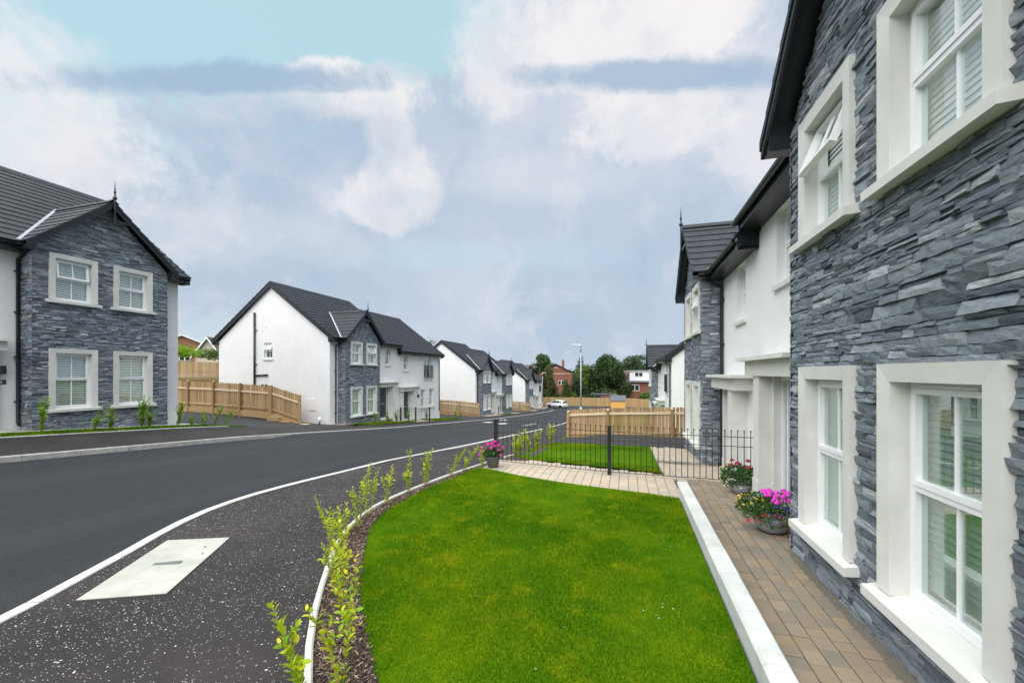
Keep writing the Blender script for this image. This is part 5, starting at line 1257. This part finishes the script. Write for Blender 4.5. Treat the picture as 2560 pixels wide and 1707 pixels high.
def shrub(loc, label, rx, ry, h, mat, seed, n, size, name='shrub', cat='shrub'):
    t = empty(name, loc, 0, label, cat, 'shrubs at the end of the street'); r = random.Random(seed)
    q = MB()
    for i in range(4): a = r.uniform(0,6.28); q.tube([(0,0,-.1),(math.cos(a)*rx*.5,math.sin(a)*ry*.5,h*.6)], .03, 5, r2=.012)
    q.obj('stems', G['bark'], t)
    cs = [(r.uniform(-.45,.45)*rx, r.uniform(-.45,.45)*ry, h*r.uniform(.35,.72), rx*.5, ry*.5, h*.32) for _ in range(7)]
    leaf_cloud('foliage', cs, n, size, mat, t, seed); return t
shrub((-10.9,86.6,-4.95), 'rounded pale green shrub left of the lamp column', .85, .8, 2.9, 'broadleaf_light', 41, 1500, .11)
shrub((4.6,88,-5), 'spreading green bush below the dormer house', 2.6, 1.6, 3.2, 'broadleaf_light', 42, 2600, .15)
for i, (x, y, rx, h, lb_) in enumerate(((-17.6,86.2,2.2,2.8,'dark hedge stretch beside the farthest left house'),(-14.4,86.6,2.0,2.5,'dark hedge stretch behind the silver car'),(-8.6,88.4,2.0,2.6,'dark hedge stretch right of the lamp column'),(-6.6,89.0,1.6,2.4,'dark hedge clump beside the brick outbuilding'))):
    shrub((x,y,-5), lb_, rx, 1.0, h, 'broadleaf', 50+i, 2200, .15, 'hedge', 'hedge')
shrub((-34.5,22.5,3.0), 'overgrown grassy bush above the tall pale fence', 1.6, 3.2, 1.5, 'hedge_green', 61, 2400, .09)
shrub((-35.0,27.0,3.1), 'straw coloured weeds above the tall pale fence', 1.2, 2.6, 1.1, 'broadleaf_light', 62, 1600, .08)

# young privet plants
LEAF = {}
def leaf_shape(mb, p, d, up, L, w):
    """small folded oval leaf from p along d"""
    d = d.normalized(); s = d.cross(up); s = s.normalized() if s.length > 1e-4 else d.orthogonal().normalized(); n = s.cross(d)
    a = p + d*L*.3; b = p + d*L*.68; t = p + d*L
    mb.add([p, a+s*w*.42+n*w*.12, b+s*w*.40+n*w*.12, t-n*w*.08, b-s*w*.40+n*w*.12, a-s*w*.42+n*w*.12, a-n*w*.02, b-n*w*.04], [(0,1,6),(1,2,7,6),(2,3,7),(0,6,5),(6,7,4,5),(7,3,4)])
def one_leaf():
    if 'm' not in LEAF:
        mb = MB(); leaf_shape(mb, Vector((0,0,0)), Vector((1,0,0)), Vector((0,0,1)), 1.0, .60); LEAF['m'] = mb.mesh('leaf', G['privet_leaf'])
    return LEAF['m']
def sapling(loc, label, h, nst, seed, lean=(0,0), spread=.16, lsize=.045, single=False, mat='privet', group='young hedge plants', dens=1.0):
    t = empty('hedge_plant', loc, 0, label, 'plant', group); r = random.Random(seed); q = MB(); lv = MB()
    for s in range(nst):
        hh = h*r.uniform(.6,1.0) if s else h; a = r.uniform(0,6.28); dx, dy = math.cos(a)*spread*r.uniform(.3,1)+lean[0], math.sin(a)*spread*r.uniform(.3,1)+lean[1]
        pts = []; m_ = 9; bx_, by_ = r.uniform(-.03,.03), r.uniform(-.03,.03); w1, w2 = r.uniform(-.03,.03), r.uniform(-.03,.03)
        for i in range(m_+1):
            f = i/m_; pts.append(Vector((bx_+dx*f**1.2+w1*math.sin(f*5), by_+dy*f**1.2+w2*math.sin(f*4+1), hh*f)))
        q.tube(pts, .0042, 5, r2=.0016)
        twigs = [(pts, .10)]
        for _ in range(max(1, int(3*dens))):
            i = r.randint(2, m_-2); b0 = pts[i]; aa = r.uniform(0,6.28); L = hh*r.uniform(.18,.34)
            tp_ = [b0 + Vector((math.cos(aa)*L*.55*f, math.sin(aa)*L*.55*f, L*.9*f)) for f in (0,.33,.66,1)]; q.tube(tp_, .0024, 4, r2=.0012); twigs.append((tp_, .05))
        for tp_, st in twigs:
            Lt = sum((tp_[i+1]-tp_[i]).length for i in range(len(tp_)-1)); n = max(3, int(Lt/.028*dens)); 
            for k in range(n):
                f = st + (1-st)*(k+.5)/n; x = f*(len(tp_)-1); i = min(int(x), len(tp_)-2); p = tp_[i].lerp(tp_[i+1], x-i); dr = (tp_[i+1]-tp_[i]).normalized()
                for sd_ in (0, math.pi):
                    if r.random() < .12: continue
                    ang = k*1.57 + sd_ + r.uniform(-.4,.4); o_ = dr.orthogonal().normalized(); o2 = dr.cross(o_); d = (o_*math.cos(ang)+o2*math.sin(ang))*.8 + dr*r.uniform(.3,.9)
                    L = lsize*r.uniform(.55,1.2)*(1.0 if f < .85 else .8)
                    if single:
                        ob_ = link('leaf', one_leaf(), t); dd = d.normalized(); up_ = dr; s_ = dd.cross(up_).normalized(); n_ = s_.cross(dd)
                        ob_.matrix_local = Matrix.Translation(p) @ Matrix((dd, -s_, n_)).transposed().to_4x4() @ Matrix.Diagonal((L,L,L,1))
                    else: lv.cc = min(1, max(0, r.betavariate(2,1.8)*(.75+.25*f))); leaf_shape(lv, p, d, dr, L, L*.62)
    q.obj('stems', G['stem'], t, True)
    if lv.v: lv.obj('foliage', G[mat], t)
    return t
BZ = .04
sapling((-1.80,1.90,BZ), 'foreground hedge plant at the bottom of the picture, arching left over the edging', .52, 2, 71, (-.46,.16), .10, .066, True)
sapling((-1.72,2.12,BZ), 'foreground hedge plant with large round leaves at the bottom of the lawn edge', .55, 3, 72, (-.12,.08), .14, .056, True, dens=.8)
sapling((-1.95,2.45,BZ), 'second leafy hedge plant up from the bottom of the lawn edge', .64, 3, 73, (-.06,.10), .14, .05, True, dens=.8)
spots = [(-2.28,2.78,.62,4,(-.05,.0)),(-2.55,3.08,.68,5,(-.08,.02)),(-2.72,3.32,.62,5,(-.16,.0)),(-2.95,3.62,.60,3,(-.25,.05)),(-3.25,4.12,.42,3,(0,0)),(-3.38,4.45,.62,5,(.02,.03)),(-3.50,4.85,.66,5,(.05,.05)),(-3.56,5.35,.55,4,(0,.03)),
         (-3.55,5.95,.66,3,(.05,.1)),(-3.48,6.45,.60,5,(0,0)),(-3.36,7.15,.50,2,(.25,.15)),(-3.26,7.65,.50,2,(.28,.12)),(-3.0,8.05,.40,2,(.05,.1))]
words = ['tall hedge plant where the white edging bends, fourth from the bottom','bushy hedge plant with bright yellow leaves at the bend of the edging','hedge plant at the bend leaning over the dark pavement','hedge plant reaching far left over the speckled pavement','low hedge plant with few yellowing leaves at the middle of the edging','dense golden hedge plant halfway along the lawn edge','tall green hedge plant halfway along the lawn edge','slender twin-stemmed hedge plant past the middle of the lawn edge',
         'tall thin hedge plant before the white kerb line','dense clump of golden hedge plant near the path end','sparse hedge plant leaning right, second last before the pink flowers','sparse leaning hedge plant just left of the pink flower pot','small sprig of hedge at the end of the front path']
for i, ((x, y, h, n, ln), lb_) in enumerate(zip(spots, words)): sapling((x,y,BZ), lb_, h*1.15, max(2, n-2), 80+i, ln, .15, .050 if y < 5 else .060, dens=.9)
for i, (x, y, h, n, lb_) in enumerate(((-2.75,9.95,.62,5,'bushy yellow hedge plant at the far side of the black railing'),(-2.85,10.7,.72,5,'taller yellow hedge plant behind the railing, left side'),(-2.8,11.5,.66,4,'pale hedge plant behind the railing beside the far lawn'),(-2.7,12.2,.70,5,'far hedge plant behind the railing near the driveway'),(-2.45,13.2,.72,6,'last hedge plant behind the railing at the driveway corner'))):
    sapling((x,y,gz(y)), lb_, h, n, 120+i, (0,0), .16, .06)
for i, (yv, h, n, ln, lb_) in enumerate(((5.35,.7,3,(0,-.1),'hedge sprig at the very left edge below house 38'),(6.55,.95,4,(0,.05),'hedge plant before the black downpipe of house 38'),(7.55,.62,3,(0,.28),'hedge plant leaning right below the left window of house 38'),(7.95,.80,4,(0,.0),'upright hedge plant below the left window of house 38'),(8.75,1.05,5,(0,.02),'tallest hedge plant between the two windows of house 38'),(8.98,.80,4,(0,-.02),'hedge plant just right of the tallest one below house 38'),(9.75,.85,4,(0,.08),'hedge plant below the right window of house 38'),(10.25,.40,3,(0,.04),'small hedge plant at the white corner of house 38'),(10.55,.55,3,(0,.1),'hedge plant past the white corner of house 38'),(11.0,.80,3,(0,.35),'leaning hedge plant at the driveway mouth'),(11.45,.75,3,(0,.32),'last leaning hedge plant at the driveway mouth'))):
    sapling((-14.52,yv,g(-14.5,yv)), lb_, h, n, 140+i, ln, .12, .075, mat='hedge_green', dens=.9)
for i, (x, yv, lb_) in enumerate(((-14.3,20.4,'hedge plant before the slate bay of the middle left house'),(-14.2,21.6,'hedge plant before the first grey door of the middle left house'),(-14.2,22.6,'hedge plant right of the first grey door'),(-14.2,24.0,'hedge plant left of the small black railing'),(-14.0,26.2,'hedge plant behind the small black railing'),(-14.1,31.6,'hedge plant at the far corner of the middle left house'),(-14.1,32.6,'hedge plant beside the third driveway'))):
    sapling((x,yv,g(x,yv)), lb_, .85, 4, 170+i, (0,0), .16, .09, mat='hedge_green', dens=.8)

# ------------------------------------------------------------------ flower pots
def flowers(name, parent, pts, size, mat, seed, n=14):
    """round heads of small petals"""
    r = random.Random(seed)
    for p in pts:
        q = MB(); s = size*r.uniform(.8,1.2)
        for k in range(n):
            d = Vector((r.gauss(0,1), r.gauss(0,1), abs(r.gauss(0,1))*.9+.1)).normalized(); c = Vector(p)+d*s*.75; a = d.orthogonal().normalized(); b = d.cross(a); q.cc = r.random(); w = s*.42
            th = r.uniform(0,3); e1, e2 = a*math.cos(th)+b*math.sin(th), b*math.cos(th)-a*math.sin(th)
            q.add([c-e1*w, c-e2*w*.9-d*w*.2, c+e1*w, c+e2*w*.9-d*w*.2, c+d*w*.25], [(0,1,4),(1,2,4),(2,3,4),(3,0,4)])
        q.obj(name, G[mat], parent)
def pot(loc, label, prof, mat, rim=None):
    t = empty('flower_pot', loc, 0, label, 'flower pot', 'flower pots by the doors')
    q = MB(); q.lathe(prof, 28); q.obj('pot', G[mat], t, True)
    q = MB(); q.lathe([(prof[-1][0]*.9, prof[-1][1]-.02),(.001,prof[-1][1]-.015)], 20, cap=False); q.obj('soil', G['soil'], t)
    if rim: q = MB(); q.lathe(rim, 28, cap=False); q.obj('rim', G['pot_dark'], t, True)
    return t
def ptsin(n, c, s, seed):
    r = random.Random(seed); out = []
    for _ in range(n):
        d = Vector((r.gauss(0,1), r.gauss(0,1), r.gauss(0,1))).normalized(); out.append((c[0]+d.x*s[0], c[1]+d.y*s[1], c[2]+abs(d.z)*s[2]))
    return out
p1 = pot((-2.86,8.42,.0), 'dark ribbed pot of magenta flowers at the black end post', [(.085,0),(.10,.02),(.118,.13),(.128,.19),(.126,.205),(.112,.20)], 'pot_wood')
leaf_cloud('foliage', [(0,0,.28,.17,.16,.10),(.08,.05,.30,.12,.12,.09),(-.08,-.03,.27,.12,.12,.10)], 620, .022, 'plant_green', p1, 201)
flowers('flower', p1, [(.0,-.03,.44),(.10,.02,.40),(.0,-.08,.36),(-.19,-.05,.36),(-.24,-.06,.22),(.17,-.06,.24),(.19,.02,.37),(-.12,.05,.42),(.07,-.09,.40),(-.07,-.09,.42),(.14,-.07,.33),(-.15,-.08,.30),(.03,.06,.46)], .044, 'petal_magenta', 202, 22)
p2 = pot((1.92,7.82,.0), 'grey bowl of dark red and white trailing flowers before the far porch', [(.10,0),(.125,.01),(.155,.09),(.165,.16),(.163,.175),(.15,.17)], 'pot_grey', [(.166,.155),(.170,.16),(.170,.178),(.160,.18)])
leaf_cloud('foliage', [(-.05,0,.32,.24,.20,.13),(.12,.03,.30,.18,.16,.12),(-.16,-.05,.22,.15,.14,.14),(0,-.1,.24,.16,.12,.10)], 1500, .020, 'plant_green', p2, 203)
flowers('flower', p2, [(-.12,-.02,.50),(-.06,-.10,.47),(.10,-.03,.50),(.08,-.12,.42),(-.14,-.06,.43)], .042, 'petal_red', 204, 22)
flowers('trailing_flower', p2, ptsin(16,(-.14,-.16,.10),(.12,.08,.14),5)+[(-.18,-.22,.02),(-.10,-.26,.015),(-.05,-.25,.02)], .020, 'petal_white', 206, 7)
flowers('small_flower', p2, ptsin(12,(-.18,-.02,.36),(.10,.08,.10),7)+ptsin(6,(.16,-.05,.36),(.08,.06,.06),9), .014, 'petal_yellow', 208, 7)
p3 = pot((1.86,6.06,.0), 'grey bowl of pink, yellow and blue flowers against the slate corner', [(.13,0),(.155,.012),(.195,.10),(.21,.175),(.207,.19),(.19,.185)], 'pot_grey', [(.135,.0),(.160,.006),(.165,.03),(.158,.032)])
leaf_cloud('foliage', [(-.14,0,.34,.26,.22,.14),(.08,0,.35,.24,.22,.14),(-.26,-.05,.27,.18,.16,.12),(.0,-.18,.23,.24,.12,.13)], 2400, .018, 'plant_green', p3, 211)
flowers('flower', p3, [(-.02,.02,.49),(.06,.0,.47),(.14,.02,.50),(.02,-.08,.44),(.10,-.08,.45),(.18,-.02,.47),(.06,-.12,.40),(-.06,-.06,.46),(.0,-.14,.40),(.14,-.12,.42),(-.08,.04,.48)], .05, 'petal_pink', 212, 24)
flowers('yellow_flower', p3, ptsin(22,(-.26,-.06,.32),(.16,.12,.16),13), .021, 'petal_yellow', 214, 9)
flowers('blue_flower', p3, ptsin(60,(.06,-.20,.18),(.16,.10,.20),15)+ptsin(8,(-.08,.06,.43),(.06,.04,.04),19), .012, 'petal_blue', 216, 7)
flowers('trailing_flower', p3, ptsin(34,(-.10,-.20,.12),(.26,.10,.14),17)+[(-.26,-.1,.14),(-.24,-.2,.03),(.0,-.28,.02)], .018, 'petal_fuchsia', 218, 9)
p4 = pot((2.18,7.46,.0), 'small taupe planter of dark red flowers behind the grey bowl', [(.07,0),(.075,.02),(.085,.24),(.088,.26),(.078,.255)], 'cast_stone')
leaf_cloud('foliage', [(0,0,.32,.13,.12,.08)], 300, .018, 'plant_green', p4, 221)
flowers('flower', p4, ptsin(9,(0,-.04,.33),(.14,.10,.06),23), .026, 'petal_red', 224, 10)

for p_, k_ in ((p1,1.2),(p2,1.12),(p3,1.05)): p_.scale = (k_,k_,k_)
